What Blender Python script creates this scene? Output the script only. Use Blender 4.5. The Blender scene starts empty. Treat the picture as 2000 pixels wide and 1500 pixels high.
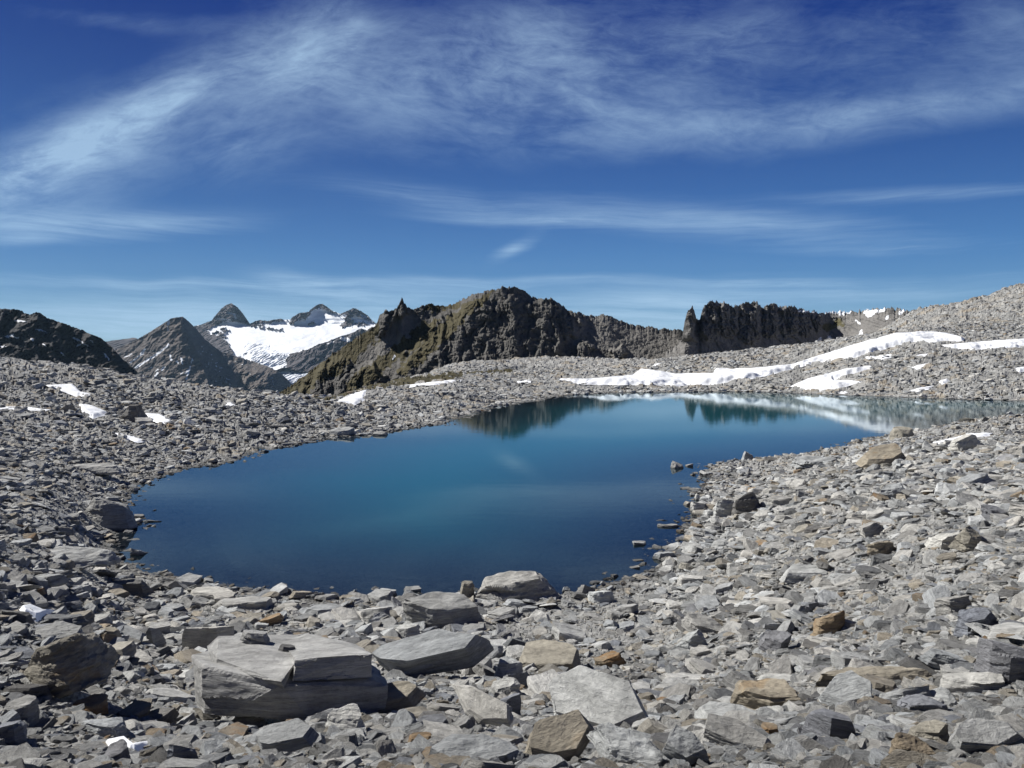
import bpy, bmesh, math, random
import numpy as np
from mathutils import Vector, Matrix, Euler, noise as mnoise
R = math.radians
random.seed(7)
rng = np.random.default_rng(11)
sc = bpy.context.scene
COL = sc.collection

# ------------------------------------------------------------------ camera
EYE = 5.0            # metres above the lake
F = 1600.0           # focal length in pixels of a 2000 px wide frame
HZ = 695.0           # row of the horizon
cam_d = bpy.data.cameras.new('camera')
cam = bpy.data.objects.new('camera', cam_d)
COL.objects.link(cam)
cam.location = (0, 0, EYE)
cam.rotation_euler = (R(90), 0, 0)
cam_d.sensor_width = 36
cam_d.lens = 36 * F / 2000
cam_d.shift_y = (HZ - 750) / 2000
cam_d.clip_start = 0.1
cam_d.clip_end = 60000
sc.camera = cam

# ------------------------------------------------------------------ light
SUN_AZ, SUN_EL = -68.0, 42.0          # degrees, azimuth from straight ahead (+ = right)
SUN_STR, SKY_STR = 5.0, 0.05
sc.view_settings.view_transform = 'Standard'
sc.view_settings.look = 'None'
sc.view_settings.exposure = 0.5
sc.view_settings.gamma = 1.0
sd_ = bpy.data.lights.new('sun', 'SUN')
sd_.energy = SUN_STR
sd_.angle = R(0.53)
sd_.color = (1.0, 0.975, 0.93)
sun = bpy.data.objects.new('sun', sd_)
COL.objects.link(sun)
_s = Vector((math.sin(R(SUN_AZ)) * math.cos(R(SUN_EL)), math.cos(R(SUN_AZ)) * math.cos(R(SUN_EL)), math.sin(R(SUN_EL))))
sun.rotation_euler = _s.to_track_quat('Z', 'Y').to_euler()
sun.location = (-30, 10, 60)


class NT:
    """small helper for node trees"""
    def __init__(s, tree):
        s.t = tree
    def n(s, typ, **kw):
        nd = s.t.nodes.new(typ)
        for k, v in kw.items():
            if k.startswith('i_'):
                nd.inputs[k[2:].replace('_', ' ')].default_value = v
            else:
                setattr(nd, k, v)
        return nd
    def l(s, a, b):
        s.t.links.new(a, b)
    def put(s, sock, v):
        if isinstance(v, bpy.types.NodeSocket):
            s.l(v, sock)
        elif isinstance(v, (int, float)):
            sock.default_value = v
        else:
            v = tuple(v)
            sock.default_value = v if len(sock.default_value) == len(v) else v + (1.0,)
    def math(s, op, a, b=None, c=None, clamp=False):
        nd = s.n('ShaderNodeMath', operation=op, use_clamp=clamp)
        s.put(nd.inputs[0], a)
        if b is not None: s.put(nd.inputs[1], b)
        if c is not None: s.put(nd.inputs[2], c)
        return nd.outputs[0]
    def vm(s, op, a, b=None, out=0):
        nd = s.n('ShaderNodeVectorMath', operation=op)
        s.put(nd.inputs[0], a)
        if b is not None: s.put(nd.inputs[1], b)
        return nd.outputs[out]
    def mapping(s, v, loc=(0, 0, 0), rot=(0, 0, 0), scale=(1, 1, 1), typ='POINT'):
        nd = s.n('ShaderNodeMapping', vector_type=typ)
        s.l(v, nd.inputs['Vector'])
        nd.inputs['Location'].default_value = loc
        nd.inputs['Rotation'].default_value = rot
        nd.inputs['Scale'].default_value = scale
        return nd.outputs[0]
    def noise(s, v, scale, detail=4, rough=0.5, dist=0.0, lac=2.0, col=False):
        nd = s.n('ShaderNodeTexNoise')
        s.l(v, nd.inputs['Vector'])
        nd.inputs['Scale'].default_value = scale
        nd.inputs['Detail'].default_value = detail
        nd.inputs['Roughness'].default_value = rough
        nd.inputs['Distortion'].default_value = dist
        nd.inputs['Lacunarity'].default_value = lac
        return nd.outputs['Color' if col else 'Fac']
    def ramp(s, v, a, b, c=0.0, d=1.0, smooth=True):
        nd = s.n('ShaderNodeMapRange', interpolation_type='SMOOTHSTEP' if smooth else 'LINEAR')
        s.put(nd.inputs[0], v)
        for k, x in enumerate((a, b, c, d)):
            s.put(nd.inputs[k + 1], x)
        return nd.outputs[0]
    def mix(s, f, a, b, blend='MIX'):
        nd = s.n('ShaderNodeMix', data_type='RGBA', blend_type=blend)
        s.put(nd.inputs[0], f); s.put(nd.inputs[6], a); s.put(nd.inputs[7], b)
        return nd.outputs[2]


# ------------------------------------------------------------------ sky
def pix_azel(px, py):
    u, v = (px - 1000) / F, (HZ - py) / F
    return math.atan(u), math.atan(v / math.hypot(1, u))

world = bpy.data.worlds.new('World')
sc.world = world
world.use_nodes = True
wt = world.node_tree
wt.nodes.clear()
W = NT(wt)
wo = W.n('ShaderNodeOutputWorld')
bg = W.n('ShaderNodeBackground')
W.l(bg.outputs[0], wo.inputs[0])
sky = W.n('ShaderNodeTexSky', sky_type='NISHITA')
sky.sun_disc = False
sky.sun_elevation = R(SUN_EL)
sky.sun_rotation = R(SUN_AZ)
sky.altitude = 2600
sky.air_density = 1.0
sky.dust_density = 0.15
sky.ozone_density = 3.0
tc = W.n('ShaderNodeTexCoord').outputs['Generated']
sep = W.n('ShaderNodeSeparateXYZ'); W.l(tc, sep.inputs[0])
az = W.math('ARCTAN2', sep.outputs[0], sep.outputs[1])
el = W.math('ARCSINE', sep.outputs[2])
cmb = W.n('ShaderNodeCombineXYZ'); W.l(az, cmb.inputs[0]); W.l(el, cmb.inputs[1])
P = cmb.outputs[0]
# slow warp shared by every wisp
wn = W.noise(P, 3.0, 3, 0.5, col=True)
wv = W.vm('SUBTRACT', wn, (0.5, 0.5, 0.5))
wv = W.vm('MULTIPLY', wv, (0.09, 0.045, 0.0))
PW = W.vm('ADD', P, wv)

def strokes(lst):
    acc = None
    for x1, y1, x2, y2, wd, wt_ in lst:
        a1, e1 = pix_azel(x1, y1); a2, e2 = pix_azel(x2, y2)
        L = math.hypot(a2 - a1, e2 - e1) / 2
        ang = math.atan2(e2 - e1, a2 - a1)
        q = W.mapping(PW, ((a1 + a2) / 2, (e1 + e2) / 2, 0), (0, 0, ang), (L * 1.05, wd / F, 1), 'TEXTURE')
        d2 = W.vm('DOT_PRODUCT', q, q, out=1)
        g = W.math('EXPONENT', W.math('MULTIPLY', d2, -1.0))
        acc = W.math('MULTIPLY', g, wt_) if acc is None else W.math('MULTIPLY_ADD', g, wt_, acc)
    return acc

A = strokes([(-150, 410, 230, 262, 38, .95), (170, 285, 470, 128, 44, 1.0), (-100, 400, 200, 370, 60, .4), (430, 150, 760, 60, 70, .55),
             (0, 340, 330, 240, 90, .35), (500, 190, 700, 150, 45, .5), (560, 250, 420, 330, 70, .28), (300, 300, 700, 250, 50, .30), (60, 20, 420, 60, 16, .30), (560, 60, 760, 40, 50, .4)])
B = strokes([(480, 110, 900, 190, 75, .75), (800, 140, 1250, 120, 90, .8), (900, 190, 1450, 250, 60, .55),
             (1200, 120, 1600, 60, 75, .6), (1550, 130, 2050, 20, 70, .45), (1400, 262, 2050, 180, 34, .8),
             (600, 270, 1300, 262, 45, .30), (850, 60, 1300, 20, 60, .35), (1900, 110, 2300, 110, 70, .5),
             (1200, 215, 1800, 215, 40, .2)])
C = strokes([(-100, 440, 450, 430, 22, .70), (0, 470, 120, 468, 8, .4), (700, 370, 1200, 430, 26, .42), (1150, 400, 1750, 450, 30, .48),
             (1600, 380, 2100, 380, 12, .45), (950, 500, 1040, 462, 13, .55), (-100, 545, 1100, 545, 9, .55),
             (520, 530, 700, 570, 20, .55), (1000, 545, 2100, 540, 8, .35), (0, 560, 800, 580, 30, .28), (850, 425, 1250, 432, 8, .4),
             (-300, 620, 2300, 610, 38, .40), (-100, 640, 700, 610, 34, .50), (1050, 600, 1500, 590, 30, .62), (1400, 560, 2050, 570, 22, .5), (600, 570, 1000, 560, 26, .3), (1500, 480, 2100, 480, 14, .25)])

def fibre(ang, sx, sy, off):
    q = W.mapping(PW, (off, off * 2, 0), (0, 0, 0), (1, 1, 1))
    q = W.mapping(q, (0, 0, 0), (0, 0, -R(ang)), (1, 1, 1))
    q1 = W.mapping(q, (0, 0, 0), (0, 0, 0), (sx, sy, 1))
    n1 = W.noise(q1, 1.0, 9, 0.68, 0.45)
    q2 = W.mapping(q, (3, 7, 0), (0, 0, 0), (sx * 0.8, sx * 1.3, 1))
    n2 = W.noise(q2, 1.0, 4, 0.6, 0.3)
    q3 = W.mapping(q, (9, 2, 0), (0, 0, 0.12), (sx * 3.2, sy * 4.0, 1))
    n3 = W.noise(q3, 1.0, 6, 0.72, 0.6)
    return W.math('MULTIPLY_ADD', n3, 0.30, W.math('MULTIPLY_ADD', n2, 0.42, W.math('MULTIPLY', n1, 0.45)))

fA = W.ramp(fibre(17, 7, 19, 1.3), 0.40, 0.82)
fB = W.ramp(fibre(-5, 6, 16, 4.1), 0.42, 0.82)
fC = W.ramp(fibre(-1, 3.0, 55, 8.7), 0.40, 0.78)
D = strokes([(-300, 640, 2300, 640, 34, .55), (-300, 590, 900, 600, 26, .22), (1100, 575, 2300, 570, 20, .22)])
cl = W.math('MULTIPLY', A, fA)
cl = W.math('MULTIPLY_ADD', W.math('MULTIPLY', B, .85), fB, cl)
cl = W.math('MULTIPLY_ADD', W.math('MULTIPLY', C, 1.5), fC, cl)
cl = W.math('MULTIPLY_ADD', W.math('MULTIPLY_ADD', C, .16, W.math('ADD', W.math('MULTIPLY', A, .13), W.math('MULTIPLY', B, .12))), 1.0, cl)
cl = W.math('MAXIMUM', W.math('MULTIPLY_ADD', cl, 1.1, -.055), 0.0)
cl = W.math('ADD', cl, D)
cl = W.math('MINIMUM', W.math('MULTIPLY', cl, 0.62), 0.7)
# polarised deep blue: the physical sky tinted
hs = W.ramp(el, R(-2), R(26), 0, 1, False)
tint = W.mix(W.ramp(el, R(-1), R(7), 0, 1, False), (.66, 0.90, 1.08), (0.33, 0.69, 1.08))
tint = W.mix(W.ramp(el, R(7), R(22), 0, 1, False), tint, (0.0, 0.205, 0.84))
tint = W.mix(W.ramp(el, R(24), R(60), 0, 1, False), tint, (0.05, 0.10, 0.27))
# the sky is darkest a quarter turn from the sun; even out the glow on its side
azf = W.ramp(az, R(-35), R(25), .70, 1.06)
skyc = W.mix(1.0, sky.outputs[0], tint, 'MULTIPLY')
_sv = W.n('ShaderNodeVectorMath', operation='SCALE'); W.l(skyc, _sv.inputs[0]); W.l(azf, _sv.inputs[3]); skyc = _sv.outputs[0]
fin = W.mix(cl, skyc, (6.6, 9.5, 12.5))
W.l(fin, bg.inputs[0])
bg.inputs[1].default_value = SKY_STR


# ------------------------------------------------------------------ numpy noise
_perm = np.random.default_rng(3).permutation(4096).astype(np.int64)
_g = np.random.default_rng(4).normal(size=(4096, 3)); _g /= np.linalg.norm(_g, axis=1)[:, None]

def _h(i, j, k):
    return _perm[(_perm[(_perm[i & 4095] + j) & 4095] + k) & 4095]

def perlin(x, y, z=0.0):
    x, y, z = np.broadcast_arrays(np.asarray(x, float), np.asarray(y, float), np.asarray(z, float))
    xi, yi, zi = np.floor(x).astype(np.int64), np.floor(y).astype(np.int64), np.floor(z).astype(np.int64)
    xf, yf, zf = x - xi, y - yi, z - zi
    u, v, w = (t * t * t * (t * (t * 6 - 15) + 10) for t in (xf, yf, zf))
    out = 0
    for a in (0, 1):
        for b in (0, 1):
            for c in (0, 1):
                g = _g[_h(xi + a, yi + b, zi + c)]
                dt = g[..., 0] * (xf - a) + g[..., 1] * (yf - b) + g[..., 2] * (zf - c)
                out = out + dt * (u if a else 1 - u) * (v if b else 1 - v) * (w if c else 1 - w)
    return out * 1.6

def fbm(x, y, z=0.0, o=4, g=0.5):
    s, a, f = 0, 1.0, 1.0
    for k in range(o):
        s = s + a * perlin(x * f + 17.3 * k, y * f + 5.1 * k, z * f); a *= g; f *= 2.03
    return s

def ridged(x, y, z=0.0, o=4, g=0.5):
    s, a, f = 0, 1.0, 1.0
    for k in range(o):
        s = s + a * (1 - 2 * np.abs(perlin(x * f + 9.3 * k, y * f + 3.7 * k, z * f))); a *= g; f *= 2.03
    return s

def cells(x, y, sd=0):
    """tilted shard per cell -> (height, random) arrays"""
    xi, yi = np.floor(x).astype(np.int64), np.floor(y).astype(np.int64)
    best = np.full(x.shape, 1e9); bh = np.zeros(x.shape); br = np.zeros(x.shape)
    for a in (-1, 0, 1):
        for b in (-1, 0, 1):
            h = _h(xi + a, yi + b, np.int64(sd) + 0 * xi)
            cx = xi + a + 0.5 + _g[h, 0] * 0.62; cy = yi + b + 0.5 + _g[h, 1] * 0.62
            dx, dy = x - cx, y - cy
            d = np.abs(dx) ** 1.5 * 1.2 + np.abs(dy) ** 1.5
            r = (h % 997) / 997.0
            m = d < best
            best = np.where(m, d, best); br = np.where(m, r, br)
            h2 = _perm[h]
            bh = np.where(m, r * 0.9 + _g[h2, 0] * dx * 0.9 + _g[h2, 1] * dy * 0.9 - d * 0.25, bh)
    return bh, br

def sstep(x, a, b):
    t = np.clip((x - a) / (b - a), 0, 1)
    return t * t * (3 - 2 * t)

def pts_in_poly(x, y, poly):
    ins = np.zeros(x.shape, bool)
    n = len(poly)
    for i in range(n):
        x1, y1 = poly[i]; x2, y2 = poly[(i + 1) % n]
        if y1 == y2: continue
        c = ((y1 > y) != (y2 > y)) & (x < (x2 - x1) * (y - y1) / (y2 - y1) + x1)
        ins ^= c
    return ins

def poly_sd(x, y, poly):
    """signed distance, negative inside"""
    best = np.full(x.shape, 1e18)
    n = len(poly)
    for i in range(n):
        ax, ay = poly[i]; bx, by = poly[(i + 1) % n]
        ex, ey = bx - ax, by - ay
        t = np.clip(((x - ax) * ex + (y - ay) * ey) / (ex * ex + ey * ey + 1e-12), 0, 1)
        best = np.minimum(best, (x - ax - t * ex) ** 2 + (y - ay - t * ey) ** 2)
    d = np.sqrt(best)
    return np.where(pts_in_poly(x, y, poly), -d, d)

def stroke_mask(PX, PY, lst, jag=2.0, fr=.12):
    """soft mask of thick polylines given in (x, y, half width)"""
    m = np.zeros(PX.shape)
    wx = PX + jag * fbm(PX * fr, PY * fr, 7.0, 3); wy = PY + jag * fbm(PX * fr, PY * fr, 3.0, 3)
    for (x1, y1, x2, y2, w) in lst:
        ex, ey = x2 - x1, y2 - y1
        t = np.clip(((wx - x1) * ex + (wy - y1) * ey) / (ex * ex + ey * ey + 1e-9), 0, 1)
        d = np.hypot(wx - x1 - t * ex, wy - y1 - t * ey)
        m = np.maximum(m, 1 - sstep(d, w * .6, w * 1.25))
    return m

def mesh_np(name, V, Fq, mats, smooth=True, attrs=None, parent=None):
    me = bpy.data.meshes.new(name)
    V = np.ascontiguousarray(V, dtype=np.float32); Fq = np.ascontiguousarray(Fq, dtype=np.int32)
    k = Fq.shape[1]
    me.vertices.add(len(V)); me.vertices.foreach_set('co', V.ravel())
    me.loops.add(Fq.size); me.loops.foreach_set('vertex_index', Fq.ravel())
    me.polygons.add(len(Fq))
    me.polygons.foreach_set('loop_start', np.arange(0, Fq.size, k, dtype=np.int32))
    me.polygons.foreach_set('use_smooth', np.full(len(Fq), smooth))
    me.update(calc_edges=True)
    for an, av in (attrs or {}).items():
        at = me.attributes.new(an, 'FLOAT', 'POINT')
        at.data.foreach_set('value', np.ascontiguousarray(av, dtype=np.float32).ravel())
    for m in (mats if isinstance(mats, (list, tuple)) else [mats]):
        me.materials.append(m)
    o = bpy.data.objects.new(name, me)
    COL.objects.link(o)
    if parent: o.parent = parent
    return o

def grid_faces(ny, nx, keep=None):
    i = np.arange(ny * nx).reshape(ny, nx)
    q = np.stack([i[:-1, :-1], i[:-1, 1:], i[1:, 1:], i[1:, :-1]], -1)
    return q[keep] if keep is not None else q.reshape(-1, 4)

def compact(V, Fq, attrs):
    use = np.unique(Fq)
    mp = np.full(len(V), -1, np.int64); mp[use] = np.arange(len(use))
    return V[use], mp[Fq], {k: v[use] for k, v in attrs.items()}

def tag(o, label=None, cat=None, group=None, kind=None):
    if label: o['label'] = label
    if cat: o['category'] = cat
    if group: o['group'] = group
    if kind: o['kind'] = kind
    return o


# ------------------------------------------------------------------ materials
def new_mat(name):
    m = bpy.data.materials.new(name); m.use_nodes = True
    m.node_tree.nodes.clear()
    N = NT(m.node_tree)
    out = N.n('ShaderNodeOutputMaterial')
    b = N.n('ShaderNodeBsdfPrincipled')
    N.l(b.outputs[0], out.inputs[0])
    b.inputs['Roughness'].default_value = 0.9
    b.inputs['Specular IOR Level'].default_value = 0.25
    return m, N, b, out

def wet(N, c):
    # stones soaked up to a hand's breadth above the lake level
    sp = N.n('ShaderNodeSeparateXYZ'); N.l(N.n('ShaderNodeNewGeometry').outputs['Position'], sp.inputs[0])
    return N.mix(N.ramp(sp.outputs[2], .015, .09, .62, 0), c, (0.02, 0.02, 0.021))

def rock_material(name, base, rust=0.0, rustcol=(0.33, 0.20, 0.09), streak=1.0, spread=0.5, sc_=1.0):
    m, N, b, out = new_mat(name)
    tco = N.n('ShaderNodeTexCoord').outputs['Object']
    oi = N.n('ShaderNodeObjectInfo').outputs['Random']
    off = N.math('MULTIPLY', oi, 57.0)
    v = N.vm('ADD', tco, off)
    s1 = N.noise(N.mapping(v, scale=(1.5 * sc_, 3.4 * sc_, 20 * sc_)), 1.6, 9, 0.66, 0.5)
    s2 = N.noise(v, 2.2 * sc_, 5, 0.6, 0.4)
    s3 = N.noise(v, 24 * sc_, 6, 0.8)
    s4 = N.noise(N.mapping(v, rot=(0.3, 0.2, 0.5), scale=(4 * sc_, 11 * sc_, 34 * sc_)), 2.0, 6, 0.75, 0.5)
    t = N.math('MULTIPLY_ADD', s1, 0.55 * streak, N.math('MULTIPLY', s2, 0.35))
    t = N.math('MULTIPLY_ADD', s4, 0.35 * streak, t)
    t = N.math('MULTIPLY_ADD', s3, 0.22, t)
    t = N.ramp(t, 0.44 + .1 * streak, 0.86 + .1 * streak, 0, 1, False)
    lo = tuple(c * 0.42 for c in base); hi = tuple(min(c * 1.5, .8) for c in base)
    c = N.mix(t, lo, hi)
    pit = N.ramp(N.noise(v, 9 * sc_, 5, 0.7, 0.8), .60, .70)
    c = N.mix(N.math('MULTIPLY', pit, .45), c, tuple(x * .35 for x in base))
    # warm stain in patches
    rn = N.noise(N.mapping(v, (5, 2, 9), scale=(1, 1.6, 3)), 1.5 * sc_, 5, 0.65, 0.6)
    rm = N.ramp(rn, 0.70 - 0.32 * rust, 0.82 - 0.28 * rust)
    rc = N.mix(s3, tuple(x * 0.55 for x in rustcol), tuple(x * 1.5 for x in rustcol))
    c = N.mix(N.math('MULTIPLY', rm, 0.35 + 0.5 * rust), c, rc)
    br = N.ramp(N.math('FRACT', N.math('MULTIPLY', oi, 91.7)), 0, 1, 1 - spread, 1 + spread * 0.7, False)
    c = N.mix(1.0, c, N.n('ShaderNodeCombineColor').outputs[0], 'MULTIPLY') if False else N.vm('SCALE', c, None) if False else c
    sc3 = N.n('ShaderNodeVectorMath', operation='SCALE'); N.l(c, sc3.inputs[0]); N.l(br, sc3.inputs[3])
    # slight warm / cool shift between stones
    wc = N.mix(N.math('FRACT', N.math('MULTIPLY', oi, 37.3)), (1.03, 1.0, 0.95), (0.96, 1.0, 1.04))
    c = N.mix(1.0, sc3.outputs[0], wc, 'MULTIPLY')
    c = wet(N, c)
    N.l(c, b.inputs['Base Color'])
    hgt = N.math('MULTIPLY_ADD', s1, 0.7, N.math('MULTIPLY', s4, 0.45))
    hgt = N.math('MULTIPLY_ADD', s3, 0.30, hgt)
    bp = N.n('ShaderNodeBump'); bp.inputs['Strength'].default_value = 0.95; bp.inputs['Distance'].default_value = 0.045 / sc_
    N.l(hgt, bp.inputs['Height']); N.l(bp.outputs[0], b.inputs['Normal'])
    return m

M_grey = rock_material('grey_schist', (0.335, 0.335, 0.328), 0.05)
M_pale = rock_material('pale_schist', (0.48, 0.475, 0.455), 0.08, spread=.25)
M_dark = rock_material('dark_schist', (0.165, 0.162, 0.158), 0.05, spread=.3)
M_blue = rock_material('blue_grey_schist', (0.225, 0.23, 0.243), 0.0, spread=.3)
M_tan = rock_material('tan_schist', (0.34, 0.31, 0.26), 0.36, (0.29, 0.21, 0.125), spread=.25)
M_rust = rock_material('rusty_schist', (0.27, 0.225, 0.17), 0.62, (0.27, 0.155, 0.07), spread=.25)
HM = dict(grey=rock_material('grey_schist_block', (0.35, 0.35, 0.34), 0.06, spread=.06), pale=rock_material('pale_schist_block', (0.48, 0.475, 0.45), 0.08, spread=.06),
          dark=rock_material('dark_schist_block', (0.16, 0.158, 0.155), 0.05, spread=.06), blue=rock_material('blue_grey_schist_block', (0.22, 0.225, 0.242), 0.0, spread=.06),
          tan=rock_material('tan_schist_block', (0.33, 0.295, 0.235), 0.40, (0.30, 0.20, 0.10), spread=.06), rust=rock_material('rusty_schist_block', (0.28, 0.22, 0.15), 0.7, (0.27, 0.145, 0.055), spread=.06))
MATS = dict(grey=M_grey, pale=M_pale, dark=M_dark, blue=M_blue, tan=M_tan, rust=M_rust)

def snow_material(name='snow', scale=6.0, bump=0.05):
    m, N, b, out = new_mat(name)
    g = N.n('ShaderNodeNewGeometry').outputs['Position']
    n1 = N.noise(g, scale, 5, 0.55)
    n2 = N.noise(g, scale * 0.13, 4, 0.6)
    c = N.mix(N.ramp(n2, 0.3, 0.75), (0.80, 0.82, 0.85), (0.88, 0.885, 0.89))
    n3 = N.ramp(N.noise(g, scale * 2.3, 5, 0.75), 0.62, 0.80)
    c = N.mix(N.math('MULTIPLY', n3, 0.55), c, (0.40, 0.385, 0.36))
    N.l(c, b.inputs['Base Color']); b.inputs['Roughness'].default_value = 0.6
    bp = N.n('ShaderNodeBump'); bp.inputs['Strength'].default_value = 0.6; bp.inputs['Distance'].default_value = bump
    N.l(n1, bp.inputs['Height']); N.l(bp.outputs[0], b.inputs['Normal'])
    return m
M_snow = snow_material()

def ground_material():
    m, N, b, out = new_mat('scree_ground')
    g = N.n('ShaderNodeNewGeometry').outputs['Position']
    tone = N.n('ShaderNodeAttribute', attribute_name='tone').outputs['Fac']
    warm = N.n('ShaderNodeAttribute', attribute_name='warm').outputs['Fac']
    n1 = N.noise(g, 9.0, 6, 0.7)
    n2 = N.noise(g, 1.1, 6, 0.7)
    t = N.math('MULTIPLY_ADD', n1, 0.5, N.math('MULTIPLY', n2, 0.4))
    t = N.math('MULTIPLY_ADD', tone, 0.55, t)
    c = N.mix(N.ramp(t, 0.35, 1.05, 0, 1, False), (0.11, 0.11, 0.105), (0.43, 0.425, 0.405))
    c = N.mix(N.math('MULTIPLY', warm, 0.6), c, (0.26, 0.20, 0.12))
    ms = N.ramp(N.math('MULTIPLY_ADD', n2, .5, N.n('ShaderNodeAttribute', attribute_name='moss').outputs['Fac']), .6, .85)
    c = N.mix(ms, c, N.mix(n1, (0.035, 0.032, 0.015), (0.10, 0.085, 0.04)))
    c = wet(N, c)
    N.l(c, b.inputs['Base Color'])
    bp = N.n('ShaderNodeBump'); bp.inputs['Strength'].default_value = 0.8; bp.inputs['Distance'].default_value = 0.08
    N.l(n1, bp.inputs['Height']); N.l(bp.outputs[0], b.inputs['Normal'])
    return m
M_ground = ground_material()


# ------------------------------------------------------------------ lake outline and terrain
def on_water(px, py):
    d = EYE * F / (py - HZ)
    return ((px - 1000) / F * d, d)
SHORE_PX = [(1000,790),(975,792),(950,799),(940,806),(900,818),(860,828),(800,838),(740,845),(690,852),(640,858),(580,868),
 (530,880),(470,897),(440,906),(400,912),(322,928),(275,943),(252,965),(243,985),(262,1010),(255,1028),(232,1048),(216,1073),
 (226,1097),(278,1120),(350,1131),(420,1141),(480,1146),(560,1154),(640,1162),(700,1167),(800,1169),(880,1168),(930,1164),
 (1000,1163),(1080,1158),(1130,1152),(1190,1141),(1250,1126),(1280,1110),(1290,1085),(1322,1062),(1338,1030),(1366,1010),
 (1362,985),(1382,960),(1376,930),(1392,910),(1430,900),(1500,892),(1560,884),(1620,874),(1680,861),(1720,853),(1760,846),
 (1850,831),(1950,816),(2050,804),(2200,800),(2350,799),(2380,796),(2300,792),(2150,787),(2000,783),(1850,780),(1700,773.5),
 (1540,768),(1450,765.5),(1300,765.5),(1180,768),(1120,771.5),(1090,775),(1050,782)]
SHORE = [on_water(*p) for p in SHORE_PX]

CP = []   # (u, ln d, z)
def cp(px, py, d):
    CP.append(((px - 1000) / F, math.log(d), EYE + (HZ - py) / F * d))
def cz(px, d, z):
    CP.append(((px - 1000) / F, math.log(d), z))
for i, (x, y) in enumerate(SHORE):
    if i % 2 == 0: CP.append((x / y, math.log(y), 0.0))
for px, zz in ((-1200, 3.5), (-600, 3.45), (0, 3.4), (500, 3.38), (1000, 3.38), (1500, 3.42), (2000, 3.5), (2600, 3.7), (3200, 3.9)):
    cz(px, 3.2, zz); cz(px, 1.0, zz + 0.2); cz(px, 5.0, zz - 0.75)
for px in (300, 650, 1000, 1300):
    cz(px, 7, 1.92); cz(px, 10, 1.08); cz(px, 13.5, .45)
cz(1650, 7, 2.2); cz(1650, 11.5, 1.35); cz(1600, 18, 1.15); cz(1600, 26, .95); cz(1650, 36, .8)
cz(2000, 4.4, 3.06); cz(2000, 8.2, 2.4); cz(2000, 13, 2.15); cz(2000, 19, 2.05); cz(2000, 28, 1.9); cz(2000, 40, 1.7); cz(2000, 50, 1.35); cz(1850, 45, 1.1)
cz(2600, 8, 3.1); cz(2600, 19, 3.2); cz(2600, 40, 2.9); cz(3200, 19, 4.5); cz(3200, 45, 4)
cz(0, 6.5, 2.54); cz(0, 12, 1.9); cz(0, 22, 1.45); cz(150, 22, 1.0); cz(150, 34, .9); cz(0, 36, 1.6); cz(0, 52, 2.4); cz(250, 50, 1.3)
cz(-600, 12, 3); cz(-600, 36, 3.5); cz(-1200, 12, 4.5); cz(-1200, 36, 6)
for px, py in ((0, 698), (60, 706), (120, 715), (200, 723), (260, 735), (330, 745), (400, 755), (450, 763), (520, 770), (570, 779), (640, 787)):
    cp(px, py, 76 - px * 0.012)
    cz(px, 125, -9); cz(px, 300, -45); cz(px, 600, -80)
cz(-600, 76, 7); cz(-1200, 76, 9); cz(-600, 300, -40); cz(-600, 600, -80)
cp(700, 765, 90); cp(720, 755, 105); cp(760, 750, 120); cp(800, 742, 140); cp(800, 760, 100); cp(900, 728, 170); cp(900, 770, 88)
cz(700, 140, -6); cz(700, 250, -30); cz(750, 200, -12); cz(800, 250, -5); cz(700, 600, -60)
cp(1000, 760, 108); cp(1000, 741, 150); cp(1000, 724, 215); cp(1100, 735, 150); cp(1200, 743, 128); cp(1200, 716, 200); cp(1100, 716, 240)
cp(1300, 745, 130); cp(1300, 725, 150); cp(1300, 702, 235); cp(1400, 745, 128); cp(1400, 716, 146); cp(1400, 693, 235)
cp(1500, 745, 120); cp(1500, 712, 143); cp(1500, 684, 240); cp(1600, 750, 112); cp(1600, 720, 128); cp(1600, 690, 148); cp(1600, 676, 230)
cp(1740, 750, 106); cp(1740, 700, 126); cp(1740, 646, 156); cp(1740, 652, 190); cp(1850, 750, 104); cp(1850, 700, 120); cp(1850, 647, 158)
cp(2000, 755, 98); cp(2000, 700, 117); cp(2000, 660, 140); cp(1930, 662, 145); cp(2000, 645, 190); cp(1850, 638, 215)
cp(1740, 668, 260); cp(1850, 612, 350); cp(1950, 600, 320); cp(2000, 556, 430); cp(1960, 567, 430); cp(1900, 589, 430); cp(1850, 596, 430); cp(1800, 604, 430)
cp(2000, 610, 270); cz(2600, 140, 14); cz(2600, 430, 80); cz(3200, 140, 20); cz(3200, 430, 110)
for px in (1000, 1200, 1400, 1600): cz(px, 400, 2); cz(px, 600, 0)
cz(1850, 600, 15); cz(2000, 600, 25); cz(2600, 600, 50)
CP = np.array(CP)

def tps_fit(P_, z, lam=2e-4, ks=3.0):
    X = np.c_[P_[:, 0] * ks, P_[:, 1]]
    n = len(X)
    r2 = ((X[:, None] - X[None]) ** 2).sum(-1)
    K = 0.5 * r2 * np.log(r2 + 1e-12) + lam * np.eye(n)
    Q = np.c_[np.ones(n), X]
    Aa = np.block([[K, Q], [Q.T, np.zeros((3, 3))]])
    return X, np.linalg.solve(Aa, np.r_[z, 0, 0, 0]), ks

def tps_eval(fit, u, l):
    X, w, ks = fit
    a = u * ks
    out = w[-3] + w[-2] * a + w[-1] * l
    for k in range(len(X)):
        r2 = (a - X[k, 0]) ** 2 + (l - X[k, 1]) ** 2
        out += w[k] * 0.5 * r2 * np.log(r2 + 1e-12)
    return out
# fit the height scaled so near and far weigh alike
FIT = tps_fit(CP, CP[:, 2] / (1 + 0.02 * np.exp(CP[:, 1])))
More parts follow.
